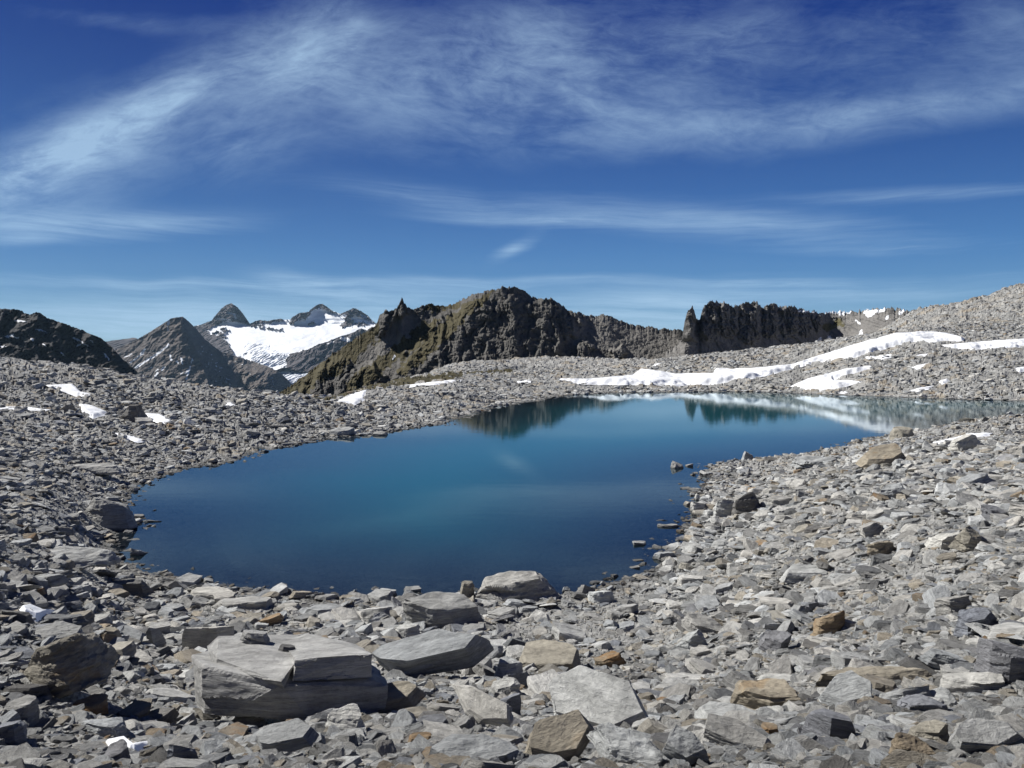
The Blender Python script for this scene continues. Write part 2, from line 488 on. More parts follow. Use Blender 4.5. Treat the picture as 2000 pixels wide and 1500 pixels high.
# coarse field, then fine grid by interpolation
cu = np.linspace(-1.5, 1.5, 421); cl_ = np.linspace(math.log(0.8), math.log(620), 361)
CU, CL = np.meshgrid(cu, cl_)
CH = tps_eval(FIT, CU.copy(), CL.copy()) * (1 + 0.02 * np.exp(CL))
CD = np.exp(CL)
CS = poly_sd(CU * CD, CD, SHORE)

def bil(Gd, gu, gl, u, l):
    fu = np.clip(np.interp(u, gu, np.arange(len(gu))), 0, len(gu) - 1.0001); fl = np.clip(np.interp(l, gl, np.arange(len(gl))), 0, len(gl) - 1.0001)
    iu, il = fu.astype(int), fl.astype(int); tu, tl = fu - iu, fl - il
    return (Gd[il, iu] * (1 - tu) + Gd[il, iu + 1] * tu) * (1 - tl) + (Gd[il + 1, iu] * (1 - tu) + Gd[il + 1, iu + 1] * tu) * tl

def base_height(u, l, sd=None):
    d = np.exp(l); x = u * d
    H = bil(CH, cu, cl_, u, l)
    if sd is None: sd = bil(CS, cu, cl_, u, l)
    # ragged shore line
    sd = sd + d * 0.010 * fbm(x / (d ** .5) * 1.7, d ** .5 * 3.4, 0, 3) + 0.12 * fbm(x * 1.4, d * 1.4, 2.0, 3)
    w = 1 - np.exp(-np.maximum(sd, 0) / (0.035 * d + 0.3))
    m = sstep(sd, 0.10 * d, 0.30 * d)
    Hn = np.maximum(H, 0.12 + 0.002 * d)
    lump = 0.05 * fbm(x * 0.8, d * 0.8, 5.0, 3) * sstep(d, 2, 8) + 0.004 * d * fbm(x / 6, d / 6, 1.0, 4)
    out = (Hn * (1 - m) + H * m) * w + lump * np.clip(sd / (0.05 * d), 0, 1)
    dep = -np.minimum(-sd * 0.11, 1.2 + 0.03 * -sd)
    dep = np.maximum(dep, -5.0)
    return np.where(sd > 0, out + 0.0, dep)

nu_c = 1250
gu = np.r_[np.linspace(-1.5, -0.72, 80)[:-1], np.linspace(-0.72, 0.72, nu_c), np.linspace(0.72, 1.5, 80)[1:]]
gl = np.linspace(math.log(0.8), math.log(620), 900)
GU, GL = np.meshgrid(gu, gl)
GD = np.exp(GL)
GS = poly_sd(GU * GD, GD, SHORE)
GH = base_height(GU, GL, GS)
c1, r1 = cells(GU * 75 + .3 * fbm(GU * 60, GL * 60, 0, 2), GL * 95, 1)
c2, r2 = cells(GU * 190, GL * 230, 2)
c3, r3 = cells(GU * 30, GL * 34, 3)
rub = (c1 - .5) * 0.0085 + (c2 - .5) * 0.0032 + np.maximum(c3 - .75, 0) * 0.010
amp = GD * (.22 + .28 * sstep(GD, 15, 50)) * (1 - .55 * sstep(GD, 40, 120)) * np.clip(.25 + np.abs(GS) / (0.04 * GD), 0, 1)
GZ = GH + rub * amp
tone = np.clip(r2 * .6 + r1 * .4, 0, 1)
warm = np.clip(sstep(r1, .86, .97) * .9 + sstep(fbm(GU * GD / 25, GD / 25, 3., 3), .25, .8) * .35 * sstep(GD, 90, 150), 0, 1)
_gpx = GU * F + 1000; _gpy = HZ - (GH - EYE) / GD * F
moss = stroke_mask(_gpx, _gpy, [(600,782,650,778,5),(650,776,720,750,6),(720,752,800,743,9),(800,742,900,732,6),(900,730,1000,724,3)], 5, .08) * (GD > 70) * (GD < 230)
ground = mesh_np('ground', np.stack([GU * GD, GD, GZ], -1).reshape(-1, 3), grid_faces(*GU.shape), M_ground, False, {'tone': tone, 'warm': warm, 'moss': moss})
tag(ground, kind='structure')

def hz(x, y):
    """ground height at world x, y"""
    x = np.asarray(x, float); y = np.asarray(y, float)
    return bil(GH, gu, gl, x / y, np.log(y))

def hit(px, py, dmin=2.0, dmax=500):
    u, v = (px - 1000) / F, (HZ - py) / F
    d = np.exp(np.linspace(math.log(dmin), math.log(dmax), 1500))
    g = hz(u * d, d) - (EYE + v * d)
    k = np.argmax(g > 0) if (g > 0).any() else 0
    return u * d[k], d[k], float(hz(u * d[k], d[k]))


# ------------------------------------------------------------------ water
def water_material():
    m, N, b, out = new_mat('lake_water')
    N.t.nodes.remove(b)
    dep = N.n('ShaderNodeAttribute', attribute_name='depth').outputs['Fac']
    g = N.n('ShaderNodeNewGeometry')
    turb = N.math('SUBTRACT', 1.0, N.math('EXPONENT', N.math('MULTIPLY', dep, -2.6)))
    deep = N.ramp(dep, 0.05, 1.25)
    n0 = N.noise(N.mapping(g.outputs['Position'], scale=(.05, .02, 1)), 1.0, 3, 0.5)
    body = N.mix(deep, (0.030, 0.044, 0.052), (0.010, 0.084, 0.098))
    body = N.mix(N.math('MULTIPLY', n0, 0.4), body, (0.006, 0.058, 0.092))
    dif = N.n('ShaderNodeBsdfDiffuse'); N.l(body, dif.inputs[0])
    tr = N.n('ShaderNodeBsdfTransparent'); tr.inputs[0].default_value = (0.32, 0.37, 0.42, 1)
    mx = N.n('ShaderNodeMixShader'); N.l(turb, mx.inputs[0]); N.l(tr.outputs[0], mx.inputs[1]); N.l(dif.outputs[0], mx.inputs[2])
    gl_ = N.n('ShaderNodeBsdfGlossy'); gl_.inputs['Roughness'].default_value = 0.035
    gl_.inputs[0].default_value = (0.78, 0.86, 0.90, 1)
    n1 = N.noise(N.mapping(g.outputs['Position'], scale=(0.5, 1.6, 1)), 1.2, 3, 0.5)
    bp = N.n('ShaderNodeBump'); bp.inputs['Strength'].default_value = 0.10; bp.inputs['Distance'].default_value = 0.02
    N.l(n1, bp.inputs['Height']); N.l(bp.outputs[0], gl_.inputs['Normal'])
    fr = N.n('ShaderNodeFresnel'); fr.inputs['IOR'].default_value = 1.33
    m2 = N.n('ShaderNodeMixShader'); N.l(fr.outputs[0], m2.inputs[0]); N.l(mx.outputs[0], m2.inputs[1]); N.l(gl_.outputs[0], m2.inputs[2])
    N.l(m2.outputs[0], out.inputs[0])
    return m
M_water = water_material()
wu = np.linspace(-.72, 1.2, 420); wl = np.linspace(math.log(14), math.log(132), 420)
WU, WL = np.meshgrid(wu, wl); WD = np.exp(WL)
WG = bil(GH, gu, gl, WU, WL)
WSD = bil(GS, gu, gl, WU, WL)
keep = (WSD < 0.06 * WD + .6)
kq = keep[:-1, :-1] & keep[1:, 1:] & keep[1:, :-1] & keep[:-1, 1:]
Vw = np.stack([WU * WD, WD, 0 * WD], -1).reshape(-1, 3)
Vw, Fw, Aw = compact(Vw, grid_faces(*WU.shape, keep=kq), {'depth': np.maximum(-WG, 0).ravel()})
lake = mesh_np('lake_water', Vw, Fw, M_water, True, Aw)
tag(lake, kind='structure')


# ------------------------------------------------------------------ mountains
def pl(pts, x):
    p = np.array(pts, float)
    return np.interp(x, p[:, 0], p[:, 1])

def mountain_material(name, dark, light, sc_, grass=None, warmc=None, bump=1.0, snowbits=0.0):
    m, N, b, out = new_mat(name)
    g = N.n('ShaderNodeNewGeometry')
    p = g.outputs['Position']
    n1 = N.noise(p, 1 / (9 * sc_), 9, 0.68)
    n2 = N.noise(N.mapping(p, scale=(1, 1, .28)), 1 / (2.2 * sc_), 7, 0.7)
    n3 = N.noise(p, 1 / (.7 * sc_), 4, 0.75)
    t = N.math('MULTIPLY_ADD', n2, .5, N.math('MULTIPLY', n1, .5))
    t = N.math('MULTIPLY_ADD', n3, .3, t)
    tal = N.n('ShaderNodeAttribute', attribute_name='talus').outputs['Fac']
    t = N.math('MULTIPLY_ADD', tal, .25, t)
    c = N.mix(N.ramp(t, .42, .95, 0, 1, False), dark, light)
    if grass:
        ga = N.n('ShaderNodeAttribute', attribute_name='grass').outputs['Fac']
        gm = N.ramp(N.math('MULTIPLY_ADD', n3, .55, N.math('MULTIPLY', ga, 1.0)), .62, 1.0)
        gc = N.mix(n2, tuple(x * .6 for x in grass), tuple(x * 1.5 for x in grass))
        c = N.mix(gm, c, gc)
    sa = N.n('ShaderNodeAttribute', attribute_name='snow').outputs['Fac']
    sm = N.ramp(N.math('MULTIPLY_ADD', N.math('SUBTRACT', n3, .5), .9, sa), .42, .55)
    c = N.mix(sm, c, (0.84, 0.86, 0.89))
    N.l(c, b.inputs['Base Color'])
    bp = N.n('ShaderNodeBump'); bp.inputs['Strength'].default_value = 0.9; bp.inputs['Distance'].default_value = 1.1 * sc_ * bump
    hh = N.math('MULTIPLY_ADD', n3, .35, n2)
    N.l(hh, bp.inputs['Height']); N.l(bp.outputs[0], b.inputs['Normal'])
    return m

def mountain(name, x0, x1, nx, ny, skyl, base, Dc, Db, mat, disp, masks, jag=2.0, jfreq=.12, back=0.35, gam=1.0, split=None, prof=None):
    """a massif: front face from its foot up to the crest, then its far side down again.
    skyl, base: crest and foot as seen (px, py); Dc, Db: their distances in metres"""
    px = np.linspace(x0, x1, nx)
    sky_y = pl(skyl, px); jg = jag * fbm(px * jfreq, 0 * px + 3.3, 0.0, 6, .68)
    base_y = pl(base, px)
    dc = pl(Dc, px) if isinstance(Dc, list) else np.full(nx, float(Dc)); db = pl(Db, px) if isinstance(Db, list) else np.full(nx, float(Db))
    t = np.linspace(0, 1, ny)[:, None]
    PX = np.broadcast_to(px, (ny, nx)); PY = base_y + (sky_y - base_y) * t - jg * t ** 7
    D = db + (dc - db) * t ** gam if prof is None else prof(PX, PY)
    D = D + disp(PX, PY, t + 0 * PX, (PX - 1000) / F * D, (HZ - PY) / F * D)
    U = (PX - 1000) / F; V_ = (HZ - PY) / F
    X, Y, Z = U * D, D, EYE + V_ * D
    nb = 26
    tb = np.linspace(0, 1, nb + 1)[1:, None]
    Db_ = D[-1] * (1 + back * tb)
    zb = EYE + (base_y - base_y + HZ - base_y) / F * D[-1]
    Zb = Z[-1] + (zb - Z[-1]) * tb ** .9
    Xb = X[-1] + (U[-1] * Db_ - X[-1])
    Zb = Zb + 0.02 * D[-1] * fbm(Xb / D[-1] * 40, Db_ / D[-1] * 40, 0, 3) * np.sin(tb * 3.1)
    Vv = np.concatenate([np.stack([X, Y, Z], -1), np.stack([Xb, Db_, Zb], -1)], 0)
    at = {}
    for k, fn in masks.items():
        mm = fn(PX, PY, t + 0 * PX)
        at[k] = np.concatenate([mm, np.repeat(mm[-1:], nb, 0)], 0).ravel()
    if split:
        sm = at[split[0]].reshape(Vv.shape[:2])
        q = (sm[:-1, :-1] + sm[1:, 1:] + sm[1:, :-1] + sm[:-1, 1:]) / 4 > .5
        q[ny - 1:] = False
        Vf = Vv.reshape(-1, 3)
        a = compact(Vf, grid_faces(*Vv.shape[:2], keep=~q), at)
        o = mesh_np(name, a[0], a[1], mat, True, a[2]); tag(o, kind='structure')
        a = compact(Vf, grid_faces(*Vv.shape[:2], keep=q), at)
        o2 = mesh_np(split[1], a[0], a[1], split[2], True, a[2]); tag(o2, kind='structure')
        return o
    o = mesh_np(name, Vv.reshape(-1, 3), grid_faces(*Vv.shape[:2]), mat, True, at)
    return tag(o, kind='structure')

Z0 = lambda PX, PY, t: 0 * PX
# --- the dark craggy mountain in the middle, about 500 m away
SK_MID = [(500,790),(545,768),(600,729),(650,692),(700,656),(735,633),(743,614),(752,606),(760,609),(768,604),(775,603),(779,592),(785,583),(790,590),
 (797,599),(806,604),(830,596),(845,591),(850,597),(870,598),(900,586),(930,573),(960,566),(985,560),(1005,561),(1020,568),(1040,580),
 (1060,583),(1075,583),(1090,590),(1110,605),(1130,612),(1145,617),(1165,616),(1190,617),(1210,627),(1240,633),(1270,640),(1300,642),(1340,648),(1400,655),(1500,670)]
BS_MID = [(500,830),(640,815),(700,790),(760,768),(850,745),(1000,738),(1200,730),(1500,705)]
def crag(X, Z, D, wl, seed):
    """buttresses and gullies on a steep face, in metres"""
    xw = X + wl * .45 * fbm(X / wl / 1.6, Z / wl / 1.1, seed, 3)
    r1 = ridged(xw / wl, Z / wl / 3.2, seed + 1, 2, .5)
    r2 = ridged(xw / wl * 2.3, Z / wl / 1.1, seed + 2, 4, .58)
    iso = fbm(X / wl * 1.8, Z / wl * 2.0, seed + 3, 5, .6)
    return wl * (.30 * r1 + .13 * r2 + .22 * iso)
def disp_mid(PX, PY, t, X, Z):
    cz_ = stroke_mask(PX, PY, [(800,735,870,640,26),(840,730,905,640,26),(870,720,935,600,30),(920,710,1000,620,42),(960,700,1060,620,46),(1040,700,1110,625,30),
        (740,640,790,590,16),(600,775,660,720,26),(640,780,720,740,28),(1140,700,1145,680,14),(1205,700,1210,685,11)], 10, .05)
    xw = X + 7 * fbm(X / 30, Z / 26, 5.0, 3) + 1.6 * fbm(X / 7, Z / 9, 6.0, 3)
    c = 4.6 * ridged(xw / 17, Z / 90, 1.0, 2, .5) + 2.3 * ridged(xw / 6.2, Z / 30, 2.0, 4, .6) + 2.6 * fbm(X / 9, Z / 6, 3.0, 5, .6)
    gen = 3.0 * ridged((X + Z * 1.1) / 26, (Z - X * .2) / 70, 7.0, 5, .5) + 1.0 * fbm(X / 7, Z / 7, 8.0, 4, .6)
    fine = fbm(X / 2.4, Z / 2.4, 2.0, 4, .65)
    shoulder = -20 * np.exp(-((PX - 905 + (PY - 640) * 1.0) / 42) ** 2) + 16 * np.exp(-((PX - 830 + (PY - 640) * .9) / 45) ** 2)
    gen = gen * (.35 + .65 * sstep(PX, 700, 850)) 
    return -cz_ * (c * 1.1 + 6) - (1 - cz_) * gen - fine * .75 + shoulder * t * .6
def grass_mid(PX, PY, t):
    a = stroke_mask(PX, PY, [(690,755,840,640,16),(790,720,900,620,13),(850,660,915,600,12),(600,745,700,670,16),(640,730,730,650,14),(830,605,890,592,8),(560,770,600,745,20),(900,610,960,575,6)], 12, .06)
    return np.clip(a * .85 + .12 * (PX < 1000), 0, 1)
def talus_mid(PX, PY, t):
    a = stroke_mask(PX, PY, [(740,700,800,640,30),(1000,735,1180,715,22),(1150,640,1320,700,40),(840,760,900,720,10)], 10, .05)
    return a
M_mid = mountain_material('crag_rock', (0.030, 0.029, 0.027), (0.19, 0.18, 0.165), 1.3, (0.066, 0.056, 0.026))
mountain('mountain', 500, 1500, 1150, 300, SK_MID, BS_MID, [(500,560),(650,590),(1000,620),(1300,640),(1500,640)], [(500,545),(640,535),(1000,530),(1300,585),(1500,600)],
         M_mid, disp_mid, dict(grass=grass_mid, talus=talus_mid, snow=lambda a, b, t: stroke_mask(a, b, [(1130,707,1131,698,3),(768,702,771,696,2),(1000,724,1003,722,2)], 2)), 4.0, .11)

# --- pinnacle wall and cirque to its right
SK_PIN = [(1300,690),(1328,668),(1333,655),(1337,628),(1342,612),(1346,603),(1352,600),(1356,608),(1360,620),(1366,625),(1371,606),(1377,597),(1385,589),(1400,588),(1420,593),(1432,599),(1442,596),(1452,592),
 (1465,590),(1478,590),(1488,602),(1500,597),(1510,592),(1522,599),(1535,597),(1560,602),(1580,607),(1600,611),(1650,608),(1690,607),(1700,605),(1730,602),(1760,604),(1800,606),(1880,612),(1960,620)]
BS_PIN = [(1300,725),(1400,715),(1550,705),(1700,690),(1960,690)]
def cliff_pin(PX, PY):
    return stroke_mask(PX, PY, [(1340,650,1350,612,16),(1385,644,1385,600,19),(1425,636,1425,605,20),(1465,648,1465,600,22),(1505,640,1505,605,18),(1545,636,1545,610,20),(1575,640,1575,615,15),(1597,640,1597,625,8)], 6, .08)
def disp_pin(PX, PY, t, X, Z):
    c = cliff_pin(PX, PY)
    xw = X + 5 * fbm(X / 22, Z / 30, 2, 3) + 1.2 * fbm(X / 5, Z / 7, 4, 3)
    rib = .55 * crag(X, Z, 0, 9.0, 21.0) + 2.6 * ridged(xw / 16 + .6 * fbm(X / 40, Z / 40, 9, 2), Z / 50, 22.0, 2, .5) + 1.1 * ridged(xw / 4.3, Z / 16, 23.0, 4, .62) + 1.6 * fbm(X / 14, Z / 4.5, 27.0, 4, .6)
    gen = crag(X + Z * .5, Z, 0, 20.0, 25.0) * .45
    bowl = 22 * np.exp(-((PX - 1640) / 55) ** 2) - 16 * np.exp(-((PX - 1347) / 14) ** 2) * c
    return -c * (rib * 1.5 + 5) - (1 - c) * gen + bowl - fbm(X / 2, Z / 2, 2, 4, .65) * .7
M_pin = mountain_material('pinnacle_rock', (0.065, 0.063, 0.060), (0.255, 0.245, 0.232), 1.2, (0.10, 0.09, 0.045))
SN_PIN = [(1600,608,1660,608,3.2),(1660,610,1640,614,3),(1690,610,1728,605,3.5),(1695,616,1705,612,4),(1758,612,1764,606,3.5),(1672,626,1678,632,2.2),(1620,660,1624,672,5),(1590,675,1603,662,3.2),(1682,648,1680,655,3.6),(1642,670,1655,668,2.5),(1685,602,1700,604,2),(1730,622,1734,618,2.5),(1560,608,1640,611,1.5)]
mountain('rocky_ridge', 1300, 1960, 900, 300, SK_PIN, BS_PIN, [(1300,585),(1620,700),(1680,690),(1800,650),(1960,600)], [(1300,545),(1620,645),(1960,550)],
         M_pin, disp_pin, dict(grass=lambda a, b, t: stroke_mask(a, b, [(1300,715,1420,700,12),(1620,640,1640,630,12)], 8, .06) * .7,
                               talus=lambda a, b, t: np.clip(1 - cliff_pin(a, b), 0, 1) * .55,
                               snow=lambda a, b, t: stroke_mask(a, b, SN_PIN, 3, .2)), 4.5, .16)

# --- dark shadowed mountain on the far left
SK_L = [(-500,560),(-200,600),(0,603),(20,604),(40,606),(55,614),(66,611),(76,610),(90,620),(110,627),(140,637),(170,649),(200,662),(215,674),(235,697),(262,720),(275,735),(310,760)]
BS_L = [(-500,790),(310,790)]
def disp_l(PX, PY, t, X, Z):
    return -crag(X + Z * .6, Z - X * .25, 0, 70.0, 31.0) * 1.1 - fbm(X / 8, Z / 8, 1.0, 4, .65) * 4
M_l = mountain_material('dark_rock', (0.014, 0.014, 0.016), (0.062, 0.058, 0.058), 3.5)
SN_L = [(10,658,25,655,1.8),(25,655,35,661,1.5),(145,660,170,674,1.5),(203,690,212,702,1.8),(60,663,63,664,2),(84,672,90,676,1.5),(150,676,157,672,1.3),(30,626,50,628,1.2),(120,690,126,697,1.2),(0,676,12,676,1),(70,642,90,648,1),(176,664,182,668,1)]
mountain('dark_mountain', -500, 310, 620, 220, SK_L, BS_L, 1600, 1440, M_l, disp_l,
         dict(grass=Z0, talus=Z0, snow=lambda a, b, t: np.maximum(stroke_mask(a, b, SN_L, 3, .15), .34 * sstep(fbm(a / 9, b / 5, 5, 4), .15, .6))), 2.0, .12)

# --- pyramid mountain with its dark lee side, several kilometres away
SK_P = [(100,760),(180,712),(227,683),(270,662),(290,650),(312,636),(334,622),(345,620),(355,618.5),(362,622),(368,627),(382,641),(400,662),(420,678),(432,686),(466,699),(497,707),(522,716),(547,728),(565,745),(590,775)]
BS_P = [(100,800),(590,800)]
def disp_p(PX, PY, t, X, Z):
    # ridge line that runs down from the summit to the lower right
    rx = np.interp(PY, [618, 640, 660, 690, 720, 760], [347, 358, 372, 385, 398, 410])
    s = PX - rx + 2.5 * fbm(PX / 14, PY / 14, 1, 3)
    fold = np.where(s > 0, np.minimum(s * 8.0, 520), np.minimum(-s * 1.7, 330))
    hump = -520 * np.exp(-((PX - 525) / 48) ** 2) * sstep(PY, 700, 730) - 300 * np.exp(-((PX - 465) / 36) ** 2)
    gul = crag(X - Z * .5, Z, 0, 75.0, 41.0)
    r = crag(X, Z + X * .2, 0, 90.0, 45.0)
    sh = sstep(s, 0, 16)
    return fold + hump * .7 - gul * .38 * (1 - sh) - r * 1.15 * sh - fbm(X / 14, Z / 14, 1.0, 3) * 5
M_p = mountain_material('far_rock', (0.055, 0.048, 0.048), (0.23, 0.195, 0.172), 14)
SN_P = [(255,708,280,690,1.8),(265,718,312,688,2.3),(312,688,330,673,2.0),(275,690,283,682,1.5),(243,699,257,692,1),(332,694,334,703,2.2),(345,706,348,709,1.8),(354,700,356,711,1.8),(364,740,372,716,1.6),(362,728,368,724,2),
 (374,708,375,702,1.5),(315,722,322,717,2),(303,735,308,729,2.2),(330,628,328,634,2),(326,638,328,645,1),(352,732,357,726,1),(332,745,335,738,1.2),(305,724,308,722,1.5),(275,735,280,733,1.2),(290,720,296,718,1)]
def snow_p(a, b, t):
    m = stroke_mask(a, b, SN_P, 2, .2)
    sp = sstep(fbm(a / 5, b / 3.2, 4, 4, .6), .25, .8) * stroke_mask(a, b, [(398,690,420,720,16),(410,745,450,745,9),(450,710,500,716,6),(480,735,550,745,7),(400,655,440,690,8)], 6, .1)
    return np.maximum(m, sp * .62)
mountain('pyramid_mountain', 100, 590, 700, 260, SK_P, BS_P, [(100,4000),(350,4200),(600,4500)], [(100,3650),(600,3950)], M_p, disp_p, dict(grass=Z0, talus=Z0, snow=snow_p), .8, .2)

# --- glacier range
SK_G = [(200,668),(228,664),(250,661),(262,659),(272,663),(300,668),(360,655),(379,637),(395,633),(413,626),(425,611),(432,603),(441,596),(452,592.5),(463,599),(471,608),(477,616),(488,632),(500,627),(508,625),(522,627),(547,622),(558,625),(566,624),
 (573,618),(586,611),(603,609),(607,604),(612,600),(622,594),(630,593),(637,598),(648,606),(665,613),(674,609),(682,605),(690,602),(696,603),(708,609),(718,616),(728,627),(740,635),(800,650)]
BS_G = [(200,800),(800,800)]
rock_g = [(398,638,425,624,9),(427,620,452,607,14),(452,606,474,620,10),(440,600,462,600,7),(474,622,492,633,4.5),(498,630,530,628,2.0),(520,628,548,624,1.4),(485,632,512,638,1.6),(520,638,555,647,.9),
          (570,629,594,614,4.5),(590,620,602,612,4.5),(614,601,634,597,3.5),(634,600,646,607,1.8),(604,632,614,629,1.8),(650,608,664,613,1),
          (676,626,690,607,6),(668,636,690,630,4.5),(700,634,722,630,4),(418,650,438,652,2.5),(410,660,440,659,2),(405,670,436,676,6),(425,688,452,690,4),(395,655,418,668,11),(430,643,446,646,1.6)]
ice_poly = [(392,650),(432,628),(470,630),(490,636),(520,630),(560,624),(600,622),(612,604),(630,598),(650,606),(668,615),(690,615),(730,632),(745,650),(700,655),(640,668),(600,682),(566,690),(556,703),(562,716),(590,724),(606,730),(585,760),(560,790),(530,790),(556,745),(545,725),(520,714),(490,704),(465,695),(440,690),(455,686),(446,670),(430,655)]
def ice_g(a, b, t):
    ax = a + 3 * fbm(a * .12, b * .2, 3, 4); by = b + 2 * fbm(a * .12, b * .2, 8, 4)
    ins = 1 - sstep(poly_sd(ax, by, ice_poly), -.5, 1.5)
    rk = stroke_mask(a, b, rock_g, 5, .16)
    horn = stroke_mask(a, b, [(420,622,450,626,2.2),(444,610,458,614,2.4),(458,616,462,622,1.8),(700,612,716,618,2.0),(684,610,680,618,1.4)], 3, .3)
    keepsnow = sstep(fbm(a / 5, b / 3, 4, 4, .6), -.05, .25) * stroke_mask(a, b, [(695,628,726,626,9),(700,612,716,618,6)], 3, .2)
    dust = .62 * sstep(fbm(a / 4, b / 2.4, 14, 4, .62), .22, .6) * sstep(b, 590, 600) * (1 - sstep(b, 640, 665))
    return np.maximum(np.maximum(ins * (1 - rk), dust), np.maximum(horn, keepsnow * .9))
crevf = lambda a, b, t: stroke_mask(a, b, [(480,684,540,690,9),(500,700,550,704,11),(540,700,590,712,12),(550,725,600,738,12),(480,678,520,678,6),(560,745,575,760,10)], 6, .1)
def disp_g(PX, PY, t, X, Z):
    i = ice_g(PX, PY, t)
    rock = crag(X, Z, 0, 110.0, 51.0) * 1.2 + fbm(X / 22, Z / 22, 0, 3) * 12
    low = fbm(PX / 60, PY / 22, 6, 3) * 60
    cr = ridged((PX * .55 + PY) / 4.2, (PX - PY) / 26, 9, 2) * 26
    dome = -200 * np.exp(-((PX - 452) / 26) ** 2) * sstep(PY, 640, 600) - 160 * np.exp(-((PX - 585) / 22) ** 2) * sstep(PY, 640, 610) - 120 * np.exp(-((PX - 690) / 22) ** 2) * sstep(PY, 640, 605)
    im = np.clip(i * 1.3, 0, 1)
    return im * (low - crevf(PX, PY, t) * cr) - (1 - im) * (rock + 20) + dome
def prof_g(PX, PY):
    return np.interp(PY, [590, 632, 645, 690, 745, 800], [7900, 7600, 7300, 6200, 5500, 5200])
def glacier_material():
    m, N, b, out = new_mat('glacier_ice')
    p = N.n('ShaderNodeNewGeometry').outputs['Position']
    q = N.mapping(p, rot=(0, 0, 0), scale=(1, .35, 2.6))
    n1 = N.noise(q, 1 / 70., 7, .65, .8)
    cv = N.n('ShaderNodeAttribute', attribute_name='crev').outputs['Fac']
    f = N.math('MULTIPLY', N.ramp(n1, .50, .64), N.ramp(cv, 0, 1, .06, .8))
    c = N.mix(f, (.86, .88, .91), (.20, .27, .36))
    N.l(c, b.inputs['Base Color']); b.inputs['Roughness'].default_value = .6
    bp = N.n('ShaderNodeBump'); bp.inputs['Strength'].default_value = .5; bp.inputs['Distance'].default_value = 12
    N.l(n1, bp.inputs['Height']); N.l(bp.outputs[0], b.inputs['Normal'])
    return m
M_g = mountain_material('glacier_range_rock', (0.050, 0.048, 0.058), (0.17, 0.15, 0.15), 22)
mountain('glacier_range', 200, 800, 900, 420, SK_G, BS_G, [(200,9000),(450,7600),(620,8600),(800,8000)], [(200,4800),(800,4800)], M_g, disp_g,
         dict(grass=Z0, talus=Z0, snow=ice_g, crev=crevf), .8, .25, split=('snow', 'glacier', glacier_material()), prof=prof_g)

# --- rounded rocky spur on the right of the glacier tongue
SK_S = [(535,790),(556,745),(560,720),(557,708),(566,698),(580,689),(600,683),(618,674),(640,667),(665,657),(690,649),(706,641),(716,645),(760,660),(820,700)]
def disp_s(PX, PY, t, X, Z):
    return -crag(X - Z * .4, Z + X * .3, 0, 95.0, 61.0) * 1.2 - fbm(X / 18, Z / 18, 2, 3) * 9
mountain('rocky_spur', 535, 820, 420, 200, SK_S, [(535,724),(556,717),(575,723),(600,729),(640,745),(820,770)], [(535,6000),(820,6300)], [(535,5700),(820,5750)], M_g, disp_s,
         dict(grass=Z0, talus=Z0, snow=lambda a, b, t: np.maximum(stroke_mask(a, b, [(668,661,684,665,4),(640,672,652,668,1.2)], 2, .2), .28 * sstep(fbm(a / 5, b / 4, 9, 4), .1, .6))), 1.0, .2)

# --- valley floor far below
va = np.linspace(0, 2 * math.pi, 97)[:-1]
Vv = [(0, 0, -420.0)] + [(r * math.sin(a), r * math.cos(a), -420.0 - r * .002) for r in (3000, 11000) for a in va]
n_ = len(va)
Ft = [(0, 1 + (k + 1) % n_, 1 + k) for k in range(n_)] + [(1 + k, 1 + (k + 1) % n_, 1 + n_ + (k + 1) % n_) for k in range(n_)] + [(1 + k, 1 + n_ + (k + 1) % n_, 1 + n_ + k) for k in range(n_)]
M_val = mountain_material('valley_rock', (0.05, 0.05, 0.045), (0.14, 0.135, 0.11), 30)
tag(mesh_np('valley_floor', np.array(Vv), np.array(Ft), M_val, True), kind='structure')


# ------------------------------------------------------------------ mountain air
hm = bpy.data.materials.new('air'); hm.use_nodes = True; hm.node_tree.nodes.clear()
Nh = NT(hm.node_tree); ho = Nh.n('ShaderNodeOutputMaterial'); pv = Nh.n('ShaderNodeVolumePrincipled')
pv.inputs['Color'].default_value = (0.50, 0.76, 1.0, 1); pv.inputs['Density'].default_value = 1.5e-5; pv.inputs['Anisotropy'].default_value = 0.2
Nh.l(pv.outputs[0], ho.inputs['Volume'])
hv = [(x, y, z) for x in (-11600, 11600) for y in (-11600, 11600) for z in (-480, 1300)]
hf = [(0, 1, 3, 2), (4, 6, 7, 5), (0, 4, 5, 1), (2, 3, 7, 6), (0, 2, 6, 4), (1, 5, 7, 3)]
tag(mesh_np('haze', np.array(hv, float), np.array(hf), hm, False), 'thin clear mountain air over the lake and peaks', 'haze', kind='stuff')


# ------------------------------------------------------------------ snow patches
def biggest(m):
    from collections import deque
    lab = np.zeros(m.shape, int); best, bn, c = 1, 0, 0
    for y0, x0 in zip(*np.nonzero(m)):
        if lab[y0, x0]: continue
        c += 1; n_ = 0; dq = deque([(y0, x0)]); lab[y0, x0] = c
        while dq:
            y, x = dq.popleft(); n_ += 1
            for a, b in ((y + 1, x), (y - 1, x), (y, x + 1), (y, x - 1)):
                if 0 <= a < m.shape[0] and 0 <= b < m.shape[1] and m[a, b] and not lab[a, b]:
                    lab[a, b] = c; dq.append((a, b))
        if n_ > bn: best, bn = c, n_
    return lab == best

